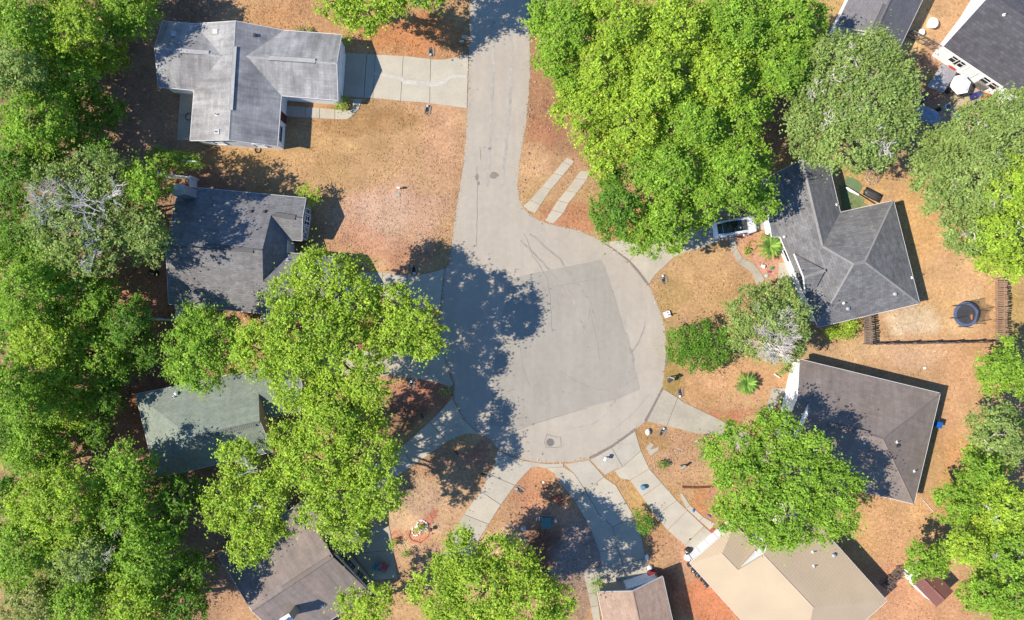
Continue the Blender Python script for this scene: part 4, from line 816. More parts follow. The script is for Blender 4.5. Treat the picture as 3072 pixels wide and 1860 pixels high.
tree('broadleaf_tree', 'small grove tree between the white car and the hip roof', 'mid', [(1818, 500, 28), (1842, 488, 32), (1800, 478, 30), (1835, 530, 14, -2), (1682, 542, 22, -1)], 7.0, GROVE)
OAKD = [(2010, 170, 1.0), (2065, 235, 1.3), (2075, 300, 1.2), (2110, 210, 1.0), (2045, 270, 1.2), (2130, 350, 1.0), (1990, 290, .9), (2040, 130, .9), (2090, 330, 1.1), (1960, 215, .9)]
tree('broadleaf_tree', 'large grey twigged oak behind the hip roofed house', 'olive', [(2010, 155, 72), (2095, 145, 66), (2158, 195, 50), (1995, 240, 80), (2090, 250, 86), (2148, 300, 54), (1948, 310, 64), (2040, 340, 74), (2108, 355, 46), (2172, 245, 40), (1960, 370, 30)], 9.5, 'trees along the right edge', dead=6, deadpts=OAKD, trunk=.35)
RE = 'trees along the right edge'
tree('broadleaf_tree', 'grey green oak below the cluttered patio', 'olive', [(2255, 415, 66), (2340, 335, 72), (2425, 295, 74), (2345, 435, 76), (2280, 490, 54), (2318, 560, 50), (2250, 350, 40, -1.5)], 9, RE, dead=3, deadpts=[(2390, 400, 1.0), (2300, 450, .9), (2350, 330, .9)])
tree('broadleaf_tree', 'bright yellow green tree on the right edge below the patio oak', 'lime', auto(2415, 455, 82, 500), 9.5, RE, dead=3, deadpts=[(2405, 480, .9)])
tree('broadleaf_tree', 'bright yellow green tree right of the hip roofed house', 'lime', auto(2385, 575, 88, 501), 9, RE, dead=3, deadpts=[(2440, 560, 1.1), (2340, 560, .8)])
tree('broadleaf_tree', 'yellow green tree on the right edge above the slatted fence', 'lime', auto(2455, 635, 46, 502), 7, RE)
tree('broadleaf_tree', 'pale twigged oak in front of the hip roofed house', 'olive', [(1800, 740, 52), (1860, 720, 52), (1900, 770, 50), (1820, 800, 56), (1885, 825, 48), (1850, 780, 50, 1), (1790, 800, 36)], 5.5, RE, dead=14, deadpts=[(1870, 790, 1.5), (1840, 770, 1.4), (1850, 830, 1.5), (1890, 810, 1.2), (1870, 850, 1.1), (1880, 770, 1.0)], dens=15)
tree('evergreen_shrub', 'dense dark green round shrub by the turning circle', 'dark', [(1645, 825, 40), (1690, 808, 38), (1725, 830, 40), (1675, 850, 40), (1715, 858, 30), (1630, 850, 26)], 2.3, cat='shrub', leaf=.17, trunk=.1, jz=.3, dens=24)
tree('broadleaf_tree', 'large green tree between the brown roof and the tan metal roof', 'mid', [(1765, 1085, 66), (1865, 1050, 62), (1795, 1180, 78), (1915, 1140, 80), (1990, 1170, 68), (1890, 1235, 76), (2010, 1235, 52), (1760, 1235, 42), (1830, 1110, 60), (1950, 1080, 44), (1845, 1265, 50), (1990, 1270, 36)], 9.0, RE, trunk=.34)
tree('broadleaf_tree', 'small green tree over the porch of the tan metal roofed house', 'mid', [(1895, 1290, 30), (1925, 1280, 28), (1865, 1282, 26)], 7, RE)
for k, (x, y, r, v, h, lab) in enumerate([
 (2412, 885, 74, 'mid', 8, 'green tree on the right edge below the slatted fence'), (2405, 1040, 76, 'olive', 8.5, 'olive tree on the right edge level with the brown roof'), (2370, 1130, 66, 'mid', 8.5, 'green tree right of the brown roof corner'), (2310, 1205, 66, 'mid', 8, 'green tree nearest the bare orange yard'), (2420, 1220, 82, 'lime', 9.5, 'lime tree on the right edge near the bottom'), (2440, 1335, 78, 'mid', 9, 'green tree on the right edge above the bottom corner'), (2340, 1310, 66, 'lime', 8.5, 'lime tree above the red shed'), (2440, 1445, 72, 'mid', 9, 'green tree in the bottom right corner'), (2365, 1425, 58, 'mid', 8.5, 'green tree right of the red shed')]):
    tree('broadleaf_tree', lab, v, auto(x, y, r, 600 + k), h - 2, RE, dead=2 if k in (1, 4, 5) else 0, deadpts=[(x - 30, y + 10, 1.0), (x + 20, y - 20, 1.0)])
tree('broadleaf_tree', 'small green tree beside the red shed', 'mid', [(2215, 1335, 34), (2245, 1350, 36), (2205, 1370, 28), (2265, 1330, 32)], 4.5, RE)

# shrubs and small plants
SH = dict(cat='shrub', trunk=.04, jz=.15, dens=60, nl=26, leaf=.13, spread=.8)
for lab, v, lb, h in [
 ('small round green shrub at the corner of the light grey garage', 'mid', [(825, 250, 15), (815, 256, 9)], .9), ('green shrub at the upper corner of the light grey garage', 'mid', [(832, 88, 10), (838, 100, 8)], .9), ('sprawling green bush beside the white board above the slate house', 'mid', [(375, 375, 20), (405, 380, 26), (440, 390, 26), (475, 392, 18), (400, 405, 16)], 1.6),
 ('spiky lime shrub at the corner of the slate house', 'lime', [(740, 462, 18), (758, 470, 16), (725, 458, 12), (748, 485, 11)], 1.7), ('green bush between the two bottom driveways', 'dark', [(1540, 1245, 20), (1560, 1262, 16), (1548, 1270, 14)], 1.0), ('yellow green bush below the hip roofed house', 'lime', [(2000, 800, 14), (2028, 790, 26), (2048, 785, 18)], 1.0), ('dark green bush at the corner of the pinkish garage', 'mid', [(1438, 1400, 13), (1440, 1420, 11)], .9),
 ('straggly shrub at the white trellis of the brown roofed house', 'olive', [(1888, 875, 12), (1902, 890, 10), (1880, 895, 9)], .8), ('low plant inside the white stone ring', 'mid', [(1010, 1268, 9), (1002, 1275, 6)], .5), ('low yellow green plant at the edge of the front patio', 'lime', [(945, 1310, 11)], .6), ('scrubby low plant below the stone ring', 'olive', [(983, 1328, 9), (972, 1335, 6)], .35), ('young bush inside the pale garden ring', 'dark', [(1593, 1116, 9), (1602, 1118, 7)], .5), ('loose olive shrub beside the pale stained driveway', 'olive', [(1690, 1068, 16), (1705, 1090, 12), (1690, 1100, 12)], 1.0), ('little plant in the sago palm bed', 'mid', [(1796, 604, 9)], .4), ('reddish low plant in the corner beside the turning circle', 'pale', [(1078, 945, 9), (1066, 943, 8)], .4), ('green weeds beside the patio gate', 'lime', [(2252, 195, 14)], .6), ('tiny orange green plant at the slate house porch', 'pale', [(745, 580, 6)], .35), ('small dark plant by the leaning gate of the hip roofed house', 'dark', [(1900, 690, 7)], .5), ('green weeds against the light grey house wall', 'olive', [(720, 74, 8), (745, 76, 8)], .4)]:
    tree('shrub', lab, v, lb, h, **SH)
# sago palms: a trunk and a crown of single fronds
def frond_mesh(L, seed, droop):
    rr = random.Random(seed); mb = MB(); n = 16; pts = []
    for i in range(n + 1):
        t = i / n; pts.append(Vector((L * t * (1 - .12 * t), 0, L * (.42 * t - droop * t * t))))
    mb.tube(pts[::4], [.022, .018, .014, .01, .005], 4, cap=False)
    for i in range(2, n + 1):
        t = i / n; w = L * .13 * math.sin(math.pi * min(1, t * .85 + .1)) + .05
        for sg in (-1, 1):
            b = pts[i]; tip = b + Vector((.10 * L, sg * w, .02 + rr.uniform(-.03, .03))); k = Vector((.035, 0, 0))
            mb.add([b - k, b + k, tip], [(0, 1, 2)])
    return mb.mesh('frond')
FM = [frond_mesh(1.0, k, dr) for k, dr in enumerate((.25, .5, .8))]
def palm(label, px, py, size, h, gold):
    t = thing('sago_palm', label, 'palm', P(px, py))
    MB().lathe([(.22, -.05), (.2, h * .5), (.17, h)], 12).build('trunk', BARK, t)
    g = [pm('palm green', (.20, .32, .05), obj=True), pm('palm deep green', (.09, .18, .03), obj=True), pm('palm dry frond', (.36, .28, .10), obj=True)]
    for k in range(38):
        ring = k / 38; me = FM[0 if ring < .3 else 1 if ring < .65 else 2]; rr = random.Random(k)
        o = bpy.data.objects.new('frond', me); COL.objects.link(o); o.parent = t; o.location = (0, 0, h)
        a = k * 2.39996; o.rotation_euler = (rr.uniform(-.1, .1), -(.55 - ring * .75), a); sc_ = size * (.75 + .35 * ring); o.scale = (sc_, sc_, sc_)
        if not me.materials: me.materials.append(g[0])
        o.material_slots[0].link = 'OBJECT'; dirw = math.cos(a - gold[1]); o.material_slots[0].material = g[2] if ring > gold[0] and dirw > .1 else g[k % 2]
palm('sago palm with golden lower fronds against the hip roofed house', 2298, 742, 1.6, 1.0, (.55, math.radians(200)))
palm('sago palm standing alone on the lawn of the brown roofed house', 2236, 1149, 1.35, .55, (.75, math.radians(100)))

print('LEAVES', NLEAF[0])
# ------------------------------------------------------------------ white car
def car(px, py, ang):
    t = thing('parked_car', 'white car with a dark glass roof half under the trees', 'car', P(px, py, .8) * Vector((1, 1, 0)) if False else Vector((P(px, py, .8).x, P(px, py, .8).y, .055)), math.radians(ang))
    paint = pm('white car paint', (.72, .73, .74), var=.01, scale=1, rough=.25, bmp=0, coat=.6, big=.02, spec=.5); gl = glass_mat('car glass', (.006, .009, .014))
    ST = [(-2.28, .72, .74, .80, .6), (-2.2, .84, .86, 1.0, .66), (-1.95, .9, .95, 1.38, .68), (-1.45, .92, .97, 1.56, .7), (-.7, .93, .96, 1.62, .72), (.1, .93, .95, 1.6, .72), (.55, .93, .94, 1.5, .7), (1.2, .92, .93, 1.1, .72), (1.45, .92, .9, 1.0, .76), (1.95, .88, .8, .9, .7), (2.2, .76, .66, .76, .6), (2.28, .6, .55, .6, .5)]
    rows = []
    for x, w, be, top, cw in ST:
        half = [(w * .9, .2), (w, .42), (w, be - .12), (w * .97, be), (cw + .05, top - .07), (cw * .8, top), (0, top + .015)]
        rows.append([(x, y, z) for y, z in half] + [(x, -y, z) for y, z in reversed(half[:-1])])
    n = len(rows[0]); b = MB(); b.smooth = True
    fs = [(i * n + k, i * n + k + 1, (i + 1) * n + k + 1, (i + 1) * n + k) for i in range(len(rows) - 1) for k in range(n - 1)] + [tuple(range(n)), tuple(range((len(rows) - 1) * n, len(rows) * n))[::-1]] + [(i * n + n - 1, i * n, (i + 1) * n, (i + 1) * n + n - 1) for i in range(len(rows) - 1)]
    b.add([v for r in rows for v in r], [f[::-1] for f in fs]); b.build('body', paint, t)
    def glass(name, cells, inset=.06, off=.012):
        """panes laid just outside the body cells (station, ring)"""
        mb = MB()
        for i0, i1, k0, k1 in cells:
            q = [Vector(rows[i0][k0]), Vector(rows[i1][k0]), Vector(rows[i1][k1]), Vector(rows[i0][k1])]; c = sum(q, Vector()) / 4; nn = (q[2] - q[0]).cross(q[3] - q[1]).normalized()
            if nn.dot(c - Vector((0, 0, .8))) < 0: nn = -nn
            mb.add([v + (c - v).normalized() * inset + nn * off for v in q], [(0, 1, 2, 3)])
        return mb.build(name, gl, t)
    for i in range(3, 6): glass('glass_roof', [(i, i + 1, 5, 7)], .01, .03)
    glass('windshield', [(6, 7, 5, 7)], .04, .035); glass('rear_window', [(2, 3, 5, 7)], .05, .03)
    for k in (3, 8):
        for i0, i1 in ((2, 4), (4, 5), (5, 7)): glass('side_window', [(i0, i1, k, k + 1)], .07, .02)
    for x in (-1.42, 1.4):
        for sy in (-1, 1):
            w = MB().tube([(0, -.11, 0), (0, .11, 0)], .34, 20).build('wheel', BLACKP, t, (x, sy * .84, .34)); MB().tube([(0, sy * .08, 0), (0, sy * .13, 0)], .22, 14).build('rim', GALV, w)
    for sy in (-1, 1):
        MB().box((1.98, sy * .66, .76), (.3, .28, .1)).build('headlight', pm('lamp lens', (.6, .62, .65), rough=.15, bmp=0), t); MB().box((-2.18, sy * .66, .82), (.1, .3, .14)).build('tail_light', pm('red lens', (.25, .01, .01), rough=.2, bmp=0), t)
        MB().blob((.75, sy * 1.0, .98), (.1, .1, .07), 8, 5, .02).build('mirror', paint, t); MB().beam((-1.5, sy * .66, 1.6), (.1, sy * .68, 1.66), .04, .04).build('roof_rail', GALV, t)
    MB().box((2.27, 0, .45), (.06, 1.2, .2)).build('bumper', DARKM, t)
car(2203, 681, 9.5)

# ------------------------------------------------------------------ fences
def fence(name, label, a, b, h, mat, pitch=.17, w=.13, group=None, jit=.05, rails=2, posts=2.4, gap_skip=0, th=.022, cat='fence', lean=0):
    A_, B_ = P(*a), P(*b); d = B_ - A_; L = d.length; t = thing(name, label, cat, A_, math.atan2(d.y, d.x), group); n = int(L / pitch)
    mes = [MB().prism([(-w / 2, -th), (w / 2, -th), (w / 2, 0), (-w / 2, 0)], 0, h * k).mesh('picket') for k in (1, .97, 1.02)]
    for m in mes: m.materials.append(mat)
    rr = random.Random(n)
    for k in range(n):
        o = link('picket', mes[k % 3], t, ((k + .5) * pitch, -.03, .02)); o.rotation_euler = (rr.uniform(-jit, jit) + lean, rr.uniform(-jit, jit) * .5, rr.uniform(-jit, jit))
    for k in range(rails): MB().beam((0, .03, h * (.25 + .55 * k / max(rails - 1, 1))), (L, .03, h * (.25 + .55 * k / max(rails - 1, 1))), .05, .09).build('rail', mat, t)
    m = int(L / posts) + 1
    for k in range(m + 1): MB().box((L * k / m, .07, h * .5), (.1, .1, h * 1.02)).build('post', mat, t)
    return t
fence('wood_fence', 'reddish slatted wood fence standing on the right edge', (2984, 1085), (2984, 838), 1.8, WOOD, .19, .135)
fence('wood_fence', 'long low wood fence below the trampoline', (2596, 1031), (2985, 1024), 1.35, WOODG, .19, .15, jit=.03)
fence('wood_fence', 'short grey picket fence below the hip roofed house', (2592, 1031), (2588, 950), 1.7, WOODG, .17, .13, jit=.05)
fence('wood_fence', 'ragged grey picket fence behind the tan metal roofed house', (2640, 1752), (2690, 1700), 1.6, WOODG, .16, .13, jit=.12)
fence('vinyl_fence', 'white fence running behind the slate house chimney', (500, 531), (592, 539), 1.7, WHITE, .2, .195, jit=0, th=.04)
fence('vinyl_gate', 'white fence gate beside the slate house chimney', (594, 540), (592, 566), 1.7, WHITE, .2, .195, jit=0, th=.04)
fence('vinyl_fence', 'white fence beside the dark trees below the slate house', (430, 956), (548, 959), 1.7, WHITE, .2, .195, jit=0, th=.04)
fence('vinyl_gate', 'white gate at the lower left corner of the slate house', (549, 958), (551, 920), 1.7, WHITE, .2, .195, jit=0, th=.04)
def frame_gate(label, a, b, h):
    A_, B_ = P(*a), P(*b); d = B_ - A_; L = d.length; t = thing('wire_gate', label, 'gate', A_, math.atan2(d.y, d.x))
    for z in (.1, h * .55, h): MB().beam((0, 0, z), (L, 0, z), .07, .07).build('rail', WOODG, t)
    for k in range(3): MB().box((L * k / 2, 0, h / 2), (.09, .09, h)).build('post', WOODG, t)
    w = MB()
    for k in range(int(L / .22)): w.beam((k * .22 + .1, 0, .1), (k * .22 + .1, 0, h), .02, .02)
    o = w.build('wire_mesh', pm('rusty wire', (.22, .17, .13)), t); o['kind'] = 'stuff'
frame_gate('grey wood framed wire gate beside the pewter house', (2714, 107), (2766, 134), 1.4); frame_gate('grey wood framed wire gate at the corner of the white walled house', (2774, 137), (2808, 160), 1.4)
def railing(label, a, b, h):
    fence('porch_railing', label, a, b, h, WHITE, .2, .09, jit=0, th=.04, cat='railing', posts=1.3)
railing('white slatted railing at the upper front of the brown roofed house', (2384, 1086), (2368, 1154), 1.5); railing('white slatted railing in the shade at the lower front of the brown roofed house', (2362, 1240), (2344, 1290), 1.3)
# wooden pergola frame against the tan gable
pgt = thing('pergola', 'pale wooden pergola frame beside the tan gable', 'pergola', P(822, 1280))
def Q(px, py, h): return P(px, py, h) - P(822, 1280)
for a, b in (((824, 1259), (832, 1300)), ((824, 1259), (806, 1268)), ((832, 1299), (813, 1300)), ((806, 1268), (813, 1300)), ((815, 1264), (822, 1300)), ((828, 1279), (810, 1284))): MB().beam(Q(*a, 2.4), Q(*b, 2.4), .12, .16).build('beam', WOOD, pgt)
for x, y in ((824, 1259), (832, 1300), (806, 1268), (813, 1300)): q = Q(x, y, 2.4); MB().box((q.x, q.y, 1.2), (.12, .12, 2.4)).build('post', WOOD, pgt)

# ------------------------------------------------------------------ trampoline
tr = thing('trampoline', 'round blue edged trampoline with a torn net by the slatted fence', 'trampoline', P(2895, 943) * Vector((1, 1, 1)) if False else P(2883, 943))
bl = pm('faded blue pad', A(112, 124, 158), var=.15, scale=3); n = 28; mb = MB()
vs = [(r * math.cos(6.283 * k / n), r * math.sin(6.283 * k / n), z) for r, z in ((.98, .78), (.98, .82), (1.28, .82), (1.3, .78)) for k in range(n)]
mb.add(vs, [(i * n + k, i * n + (k + 1) % n, (i + 1) * n + (k + 1) % n, (i + 1) * n + k) for i in range(3) for k in range(n)]).build('edge_pad', bl, tr)
MB().lathe([(.99, 0), (.99, .012)], n).build('mat', pm('black mat', (.035, .035, .038), var=.2), tr, (0, 0, .785))
MB().tube([(1.2 * math.cos(6.283 * k / 24), 1.2 * math.sin(6.283 * k / 24), .74) for k in range(25)], .03, 6).build('frame_ring', GALV, tr)
tops = []
for k in range(6):
    a = k * 1.047 + .3; c, s_ = math.cos(a), math.sin(a); top = (1.36 * c, 1.36 * s_, 2.35); tops.append((a, top)); MB().tube([(1.3 * c, 1.3 * s_, 0), (1.3 * c, 1.3 * s_, .8), top], .028, 6).build('pole', DARKM, tr); MB().tube([(1.2 * c, 1.2 * s_, .74), (1.2 * c, 1.2 * s_, 0)], .03, 6).build('leg', GALV, tr)
netm, nt, b = newmat('black net'); tb = node(nt, 'ShaderNodeBsdfTransparent'); mx = node(nt, 'ShaderNodeMixShader'); mx.inputs[0].default_value = .45; b.inputs['Base Color'].default_value = (.02, .02, .02, 1); nt.links.new(tb.outputs[0], mx.inputs[1]); nt.links.new(b.outputs[0], mx.inputs[2]); nt.links.new(mx.outputs[0], nt.nodes['Material Output'].inputs['Surface'])
for k in (5, 0):
    (a0, t0), (a1, t1) = tops[k], tops[(k + 1) % 6]; lo = lambda a: Vector((1.26 * math.cos(a), 1.26 * math.sin(a), .86)); mb = MB(); m = 6
    vs = []
    for i in range(m + 1):
        u = i / m; p0 = lo(a0).lerp(lo(a1), u); p1 = Vector(t0).lerp(Vector(t1), u) - Vector((0, 0, .5 * math.sin(math.pi * u))); vs += [p0, p1]
    mb.add(vs, [(2 * i, 2 * i + 2, 2 * i + 3, 2 * i + 1) for i in range(m)]).build('net_panel', netm, tr)
MB().blob((.55, -.25, .82), (.12, .3, .04), 8, 5, .1).build('orange_cloth', pm('orange cloth', A(214, 140, 96)), tr)

# ------------------------------------------------------------------ yard things of the hip roofed house
def flat(name, label, cat, pts, mat, z=.03, th=.02, group=None):
    w = px2w(pts); EXCL.append(w); cx = sum(p[0] for p in w) / len(w); cy = sum(p[1] for p in w) / len(w)
    o = MB().prism([(x - cx, y - cy) for x, y in w], 0, th).build(name, mat, None, (cx, cy, z - th + .004)); return tag(o, label, cat, group)
Z5 = lambda a: [(2500 + x / 9.325, 480 + y / 9.325) for x, y in a]
GRN = pm('green turf mat', A(134, 158, 112), var=.08, scale=5, big=.1)
flat('green_mat', 'many sided green mat lying behind the hip roofed house', 'mat', Z5([(380, 480), (540, 495), (710, 600), (815, 745), (690, 935), (440, 790), (300, 700), (320, 560)]), GRN, .05, .05)
flat('green_mat', 'worn green turf sheet under the eave of the hip roofed house', 'mat', Z5([(150, 700), (340, 800), (700, 990), (880, 1100), (850, 1200), (960, 1250), (480, 1420), (280, 1440)]), pm('worn green turf', A(140, 156, 104), var=.25, scale=3, big=.25), .03, .02)
flat('white_board', 'long white board between the two green mats', 'board', Z5([(310, 765), (385, 765), (705, 965), (710, 1003), (450, 895)]), WHITE, .12, .06)
e5 = MB()
for a, b in zip(Z5([(300, 700), (440, 785), (690, 935)]), Z5([(440, 785), (690, 935), (1160, 1225)])): e5.beam(P(*a) + Vector((0, 0, .05)), P(*b) + Vector((0, 0, .05)), .09, .1)
tag(e5.build('garden_edging', BLACKP), 'black edging strip running from the green mat to the hip roof', 'edging')
bt = thing('small_boat', 'small black upturned boat lying beside the green mat', 'boat', P(2616, 585), math.radians(-27))
hb = MB(); hb.smooth = True; rows = []
for i in range(13):
    u = i / 12; x = (u - .5) * 2.05; w = .42 * (1 - abs(2 * u - 1) ** 3.2) ** .6 + .02; h = .38 * (1 - abs(2 * u - 1) ** 3) ** .7 + .03
    rows += [(x, w * math.cos(math.pi * k / 8) * (1 if k not in (3, 5) else .9), .02 + h * math.sin(math.pi * k / 8)) for k in range(9)]
hb.add(rows, [(i * 9 + k, i * 9 + k + 1, (i + 1) * 9 + k + 1, (i + 1) * 9 + k)[::-1] for i in range(12) for k in range(8)]).build('hull', pm('black hull', (.045, .042, .042), var=.15, rough=.5), bt)
for y in (-.16, .16): MB().beam((-.7, y, .37), (.7, y, .37), .05, .05).build('keel_strip', BLACKP, bt)
MB().beam((-.95, 0, .16), (.95, 0, .16), .9, .03).build('gunwale', BLACKP, bt)
def stone_ring(label, px, py, r, n, mat, size=.16, double=False, seed=1, name='fire_pit', cat='fire pit', sq=1.0):
    t = thing(name, label, cat, P(px, py)); rr = random.Random(seed)
    mes = [MB().blob((0, 0, 0), (size, size * .75, size * .55), 8, 5, .18, k) for k in range(4)]; mes = [m.mesh('stone') for m in mes]
    for m in mes: m.materials.append(mat)
    for ring in range(2 if double else 1):
        rad = r - ring * size * 1.9
        for k in range(int(n * rad / r)):
            a = 6.283 * k / int(n * rad / r) + rr.uniform(-.1, .1); o = link('stone', mes[k % 4], t, (rad * math.cos(a) + rr.uniform(-.04, .04), sq * rad * math.sin(a) + rr.uniform(-.04, .04), size * .35)); o.rotation_euler = (rr.uniform(-.3, .3), rr.uniform(-.3, .3), a + 1.57)
    return t
stone_ring('pinkish stone fire pit ring behind the hip roofed house', 2616, 531, .72, 20, ROCKP, .15, True)
stone_ring('white stone ring planter on the sandy lower left lawn', 1266, 1576, .5, 13, ROCKW, .14, name='stone_planter', cat='planter'); stone_ring('smaller white stone ring joined to the planter', 1248, 1594, .42, 11, ROCKW, .12, seed=3, name='stone_planter', cat='planter')
stone_ring('wide pale edged garden ring on the lawn corner', 1983, 1381, .78, 30, pm('pale edging', A(232, 206, 180)), .07, seed=4, name='garden_ring', cat='garden ring', sq=1.1); stone_ring('small pale stone ring in the middle of the corner lawn', 2037, 1352, .36, 14, MATS['pale edging'], .07, seed=5, name='garden_ring', cat='garden ring', sq=.7)
def rock(label, px, py, r, mat=ROCKW, seed=1, fl=.8, group=None, name='rock'):
    o = MB().blob((0, 0, r * .4), (r, r * .75, r * fl), 9, 6, .22, seed).build(name, mat, None, P(px, py), seed * .7); return tag(o, label, 'rock', group)
rock('white rock at the tip of the corner lawn', 1942, 1295, .34, seed=2, fl=1.0); rock('small white rock beside the loose olive shrub', 2091, 1324, .2, seed=3); rock('grey rock in the shade left of the teal box', 1570, 1584, .33, pm('grey rock', (.34, .33, .32), bmp=.5), 4); rock('tiny white stone on the yard above the brown roof', 2773, 1104, .16, seed=5); rock('small white stone at the top of the tapered island', 1630, 1446, .14, seed=6, fl=.4); rock('small pale stone on the right side of the tapered island', 1663, 1441, .12, seed=7); rock('white lump in the sago palm bed', 2289, 799, .26, seed=8)
for k, (x, y, r) in enumerate([(1600, 505, .13), (1585, 460, .16), (1573, 540, .15), (1566, 575, .14), (1592, 330, .14), (1586, 350, .12), (1605, 245, .14), (1612, 560, .1), (1597, 400, .12)]):
    rock('pale chunk of broken road edge in the roadside dirt', x, y, r, ROCKP, 20 + k, .4, 'broken road edge chunks', 'road_chunk')
# concrete stepping pads and slabs
for lab, pts in [('grey concrete pad beside the wide garden ring', [(1937, 1345), (1951, 1327), (1962, 1333), (1947, 1354)]), ('lower grey concrete pad touching the wide garden ring', [(1943, 1357), (1952, 1348), (1978, 1340), (1974, 1350), (1952, 1366)]), ('tilted concrete slab on the tapered island', [(1651, 1494), (1684, 1481), (1689, 1496), (1655, 1501)]), ('lower concrete slab on the tapered island', [(1672, 1510), (1690, 1500), (1692, 1507), (1676, 1518)]), ('white concrete pad on the pinkish lawn', [(1185, 580), (1199, 580), (1200, 590), (1185, 590)]), ('tan mat against the white patio wall', [(2955, 283), (2964, 271), (2983, 285), (2974, 295)]), ('red brick pad beside the tan garage corner', [(2128, 1590), (2140, 1584), (2160, 1606), (2148, 1616)])]:
    flat('stepping_slab' if 'mat' not in lab else 'door_mat', lab, 'slab' if 'mat' not in lab else 'mat', pts, CONC2 if 'red' not in lab and 'mat' not in lab else (pm('red brick', A(208, 112, 84), var=.15, scale=8) if 'red' in lab else pm('tan mat', A(206, 176, 130), var=.15)), .08, .08)
# ------------------------------------------------------------------ mailboxes, marker, utility boxes
def mailbox(label, px, py, ang, mat, box=(.5, .22, .24), h=1.05, post=WOODG):
    t = thing('mailbox', label, 'mailbox', P(px, py), math.radians(ang)); MB().box((0, 0, h / 2), (.1, .1, h)).build('post', post, t); L, w, hh = box; pr = [(w / 2 * math.cos(math.pi * k / 8), hh * .45 + hh * .55 * math.sin(math.pi * k / 8)) for k in range(9)] + [(-w / 2, 0), (w / 2, 0)]
    n = len(pr); b = MB().add([(-L / 2, y, h + z) for y, z in pr] + [(L / 2, y, h + z) for y, z in pr], [tuple(range(n)), tuple(range(2 * n - 1, n - 1, -1))] + [(k, n + k, n + (k + 1) % n, (k + 1) % n) for k in range(n)]); bo = b.build('box', mat, t)
    MB().box((L / 2 + .01, 0, h + hh * .4), (.015, w * .9, hh * .75)).build('box_door', mat, bo); MB().box((0, w / 2 + .012, h + .18), (.03, .012, .16)).build('flag', pm('red flag', (.4, .03, .02)), bo); MB().beam((-.18, 0, h - .06), (.2, 0, h - .06), .07, .07).build('arm', post, t)
PALEBOX = pm('pale mailbox', A(214, 226, 222), rough=.4, bmp=.05); DKBOX = pm('black mailbox', (.025, .024, .03), rough=.35, bmp=.05)
mailbox('pale mailbox at the roadside above the white streaked driveway', 1396, 124, 0, PALEBOX, (.55, .26, .28)); mailbox('smaller pale mailbox below the other one at the roadside', 1387, 136, 0, PALEBOX, (.42, .16, .2)); mailbox('black mailbox in the shade left of the turning circle', 1270, 1242, -60, DKBOX, (.5, .24, .26)); mailbox('black mailbox in the dappled shade below the blue shaded driveway', 1372, 1352, -50, DKBOX, (.5, .2, .24), .9); mailbox('dark mailbox on the lawn edge above the pale stained driveway', 2003, 1138, 35, pm('violet black mailbox', (.05, .045, .06), rough=.4), (.55, .32, .3), 1.0); mailbox('narrow pale mailbox just above the dark one on the lawn edge', 2008, 1130, -20, PALEBOX, (.46, .16, .2), 1.15); mailbox('white mailbox on the corner lawn below the garden rings', 2042, 1396, 40, PALEBOX, (.5, .18, .24), .8); mailbox('white capped black mailbox at the driveway lip', 1813, 1372, 70, WHITE, (.36, .26, .3), .7); mailbox('small white mailbox on the pinkish lawn', 1198, 566, 0, WHITE, (.28, .22, .24), .5)
mk = thing('marker_post', 'white square pad with a short dark post beside the turning circle', 'marker post', P(2001, 943), math.radians(20))
MB().prism([(-.33, -.3), (.33, -.3), (.33, .3), (-.33, .3)], 0, .1).build('pad', WHITE, mk); MB().tube([(.02, -.08, .1), (.02, -.08, .95)], .055, 8).build('post', pm('dark green post', (.05, .07, .05)), mk); MB().box((.36, 0, .1), (.05, .62, .2)).build('backboard', pm('brown board', (.1, .06, .05)), mk); MB().lathe([(.11, 0), (.11, .03)], 12).build('cover_plate', GALV, mk, (.1, .16, .1))
for k in (-.12, .06): MB().lathe([(.03, 0), (.03, .03)], 8).build('bolt', DARKM, mk, (-.24, k, .1))
ut = thing('utility_box', 'teal metal utility box in the shade of the tapered island', 'utility box', P(1639, 1562), .05); MB().box((0, 0, .05), (1.0, 1.15, .12)).build('base', CONC2, ut); b_ = MB().box((0, 0, .42), (.86, 1.0, .62)); b_.build('cabinet', pm('teal cabinet', A(92, 140, 140), rough=.5, big=.06), ut); MB().box((0, -.02, .76), (.92, 1.06, .08)).build('lid', pm('teal lid', A(108, 156, 152), rough=.5), ut); MB().box((0, -.52, .45), (.12, .03, .1)).build('lock', GALV, ut)
ub = thing('pedestal', 'little white pedestal right of the teal utility box', 'pedestal', P(1666, 1560)); MB().box((0, 0, .25), (.16, .16, .5)).build('case', WHITE, ub); MB().box((0, 0, .52), (.2, .2, .06)).build('cap', WHITE, ub)
u2 = thing('pedestal', 'teal pedestal at the top edge beside the bright green tree', 'pedestal', P(1254, 12)); MB().box((0, 0, .35), (.5, .5, .7)).build('case', MATS['teal cabinet'], u2); MB().box((0, 0, .72), (.55, .55, .06)).build('cap', MATS['teal lid'], u2)
for lab, x, y, a in (('white stick lying left of the teal utility box', 1618, 1556, 1.5), ('shorter white block left of the teal utility box', 1610, 1557, 1.4)):
    q = P(x, y); L = .4 if 'stick' in lab else .36; tag(MB().prism([(-L / 2, -.03), (L / 2 - .03, -.05), (L / 2, .04), (-L / 2 + .02, .05)], 0, .08).build('wood_scrap', WHITE, None, q, a), lab, 'scrap')
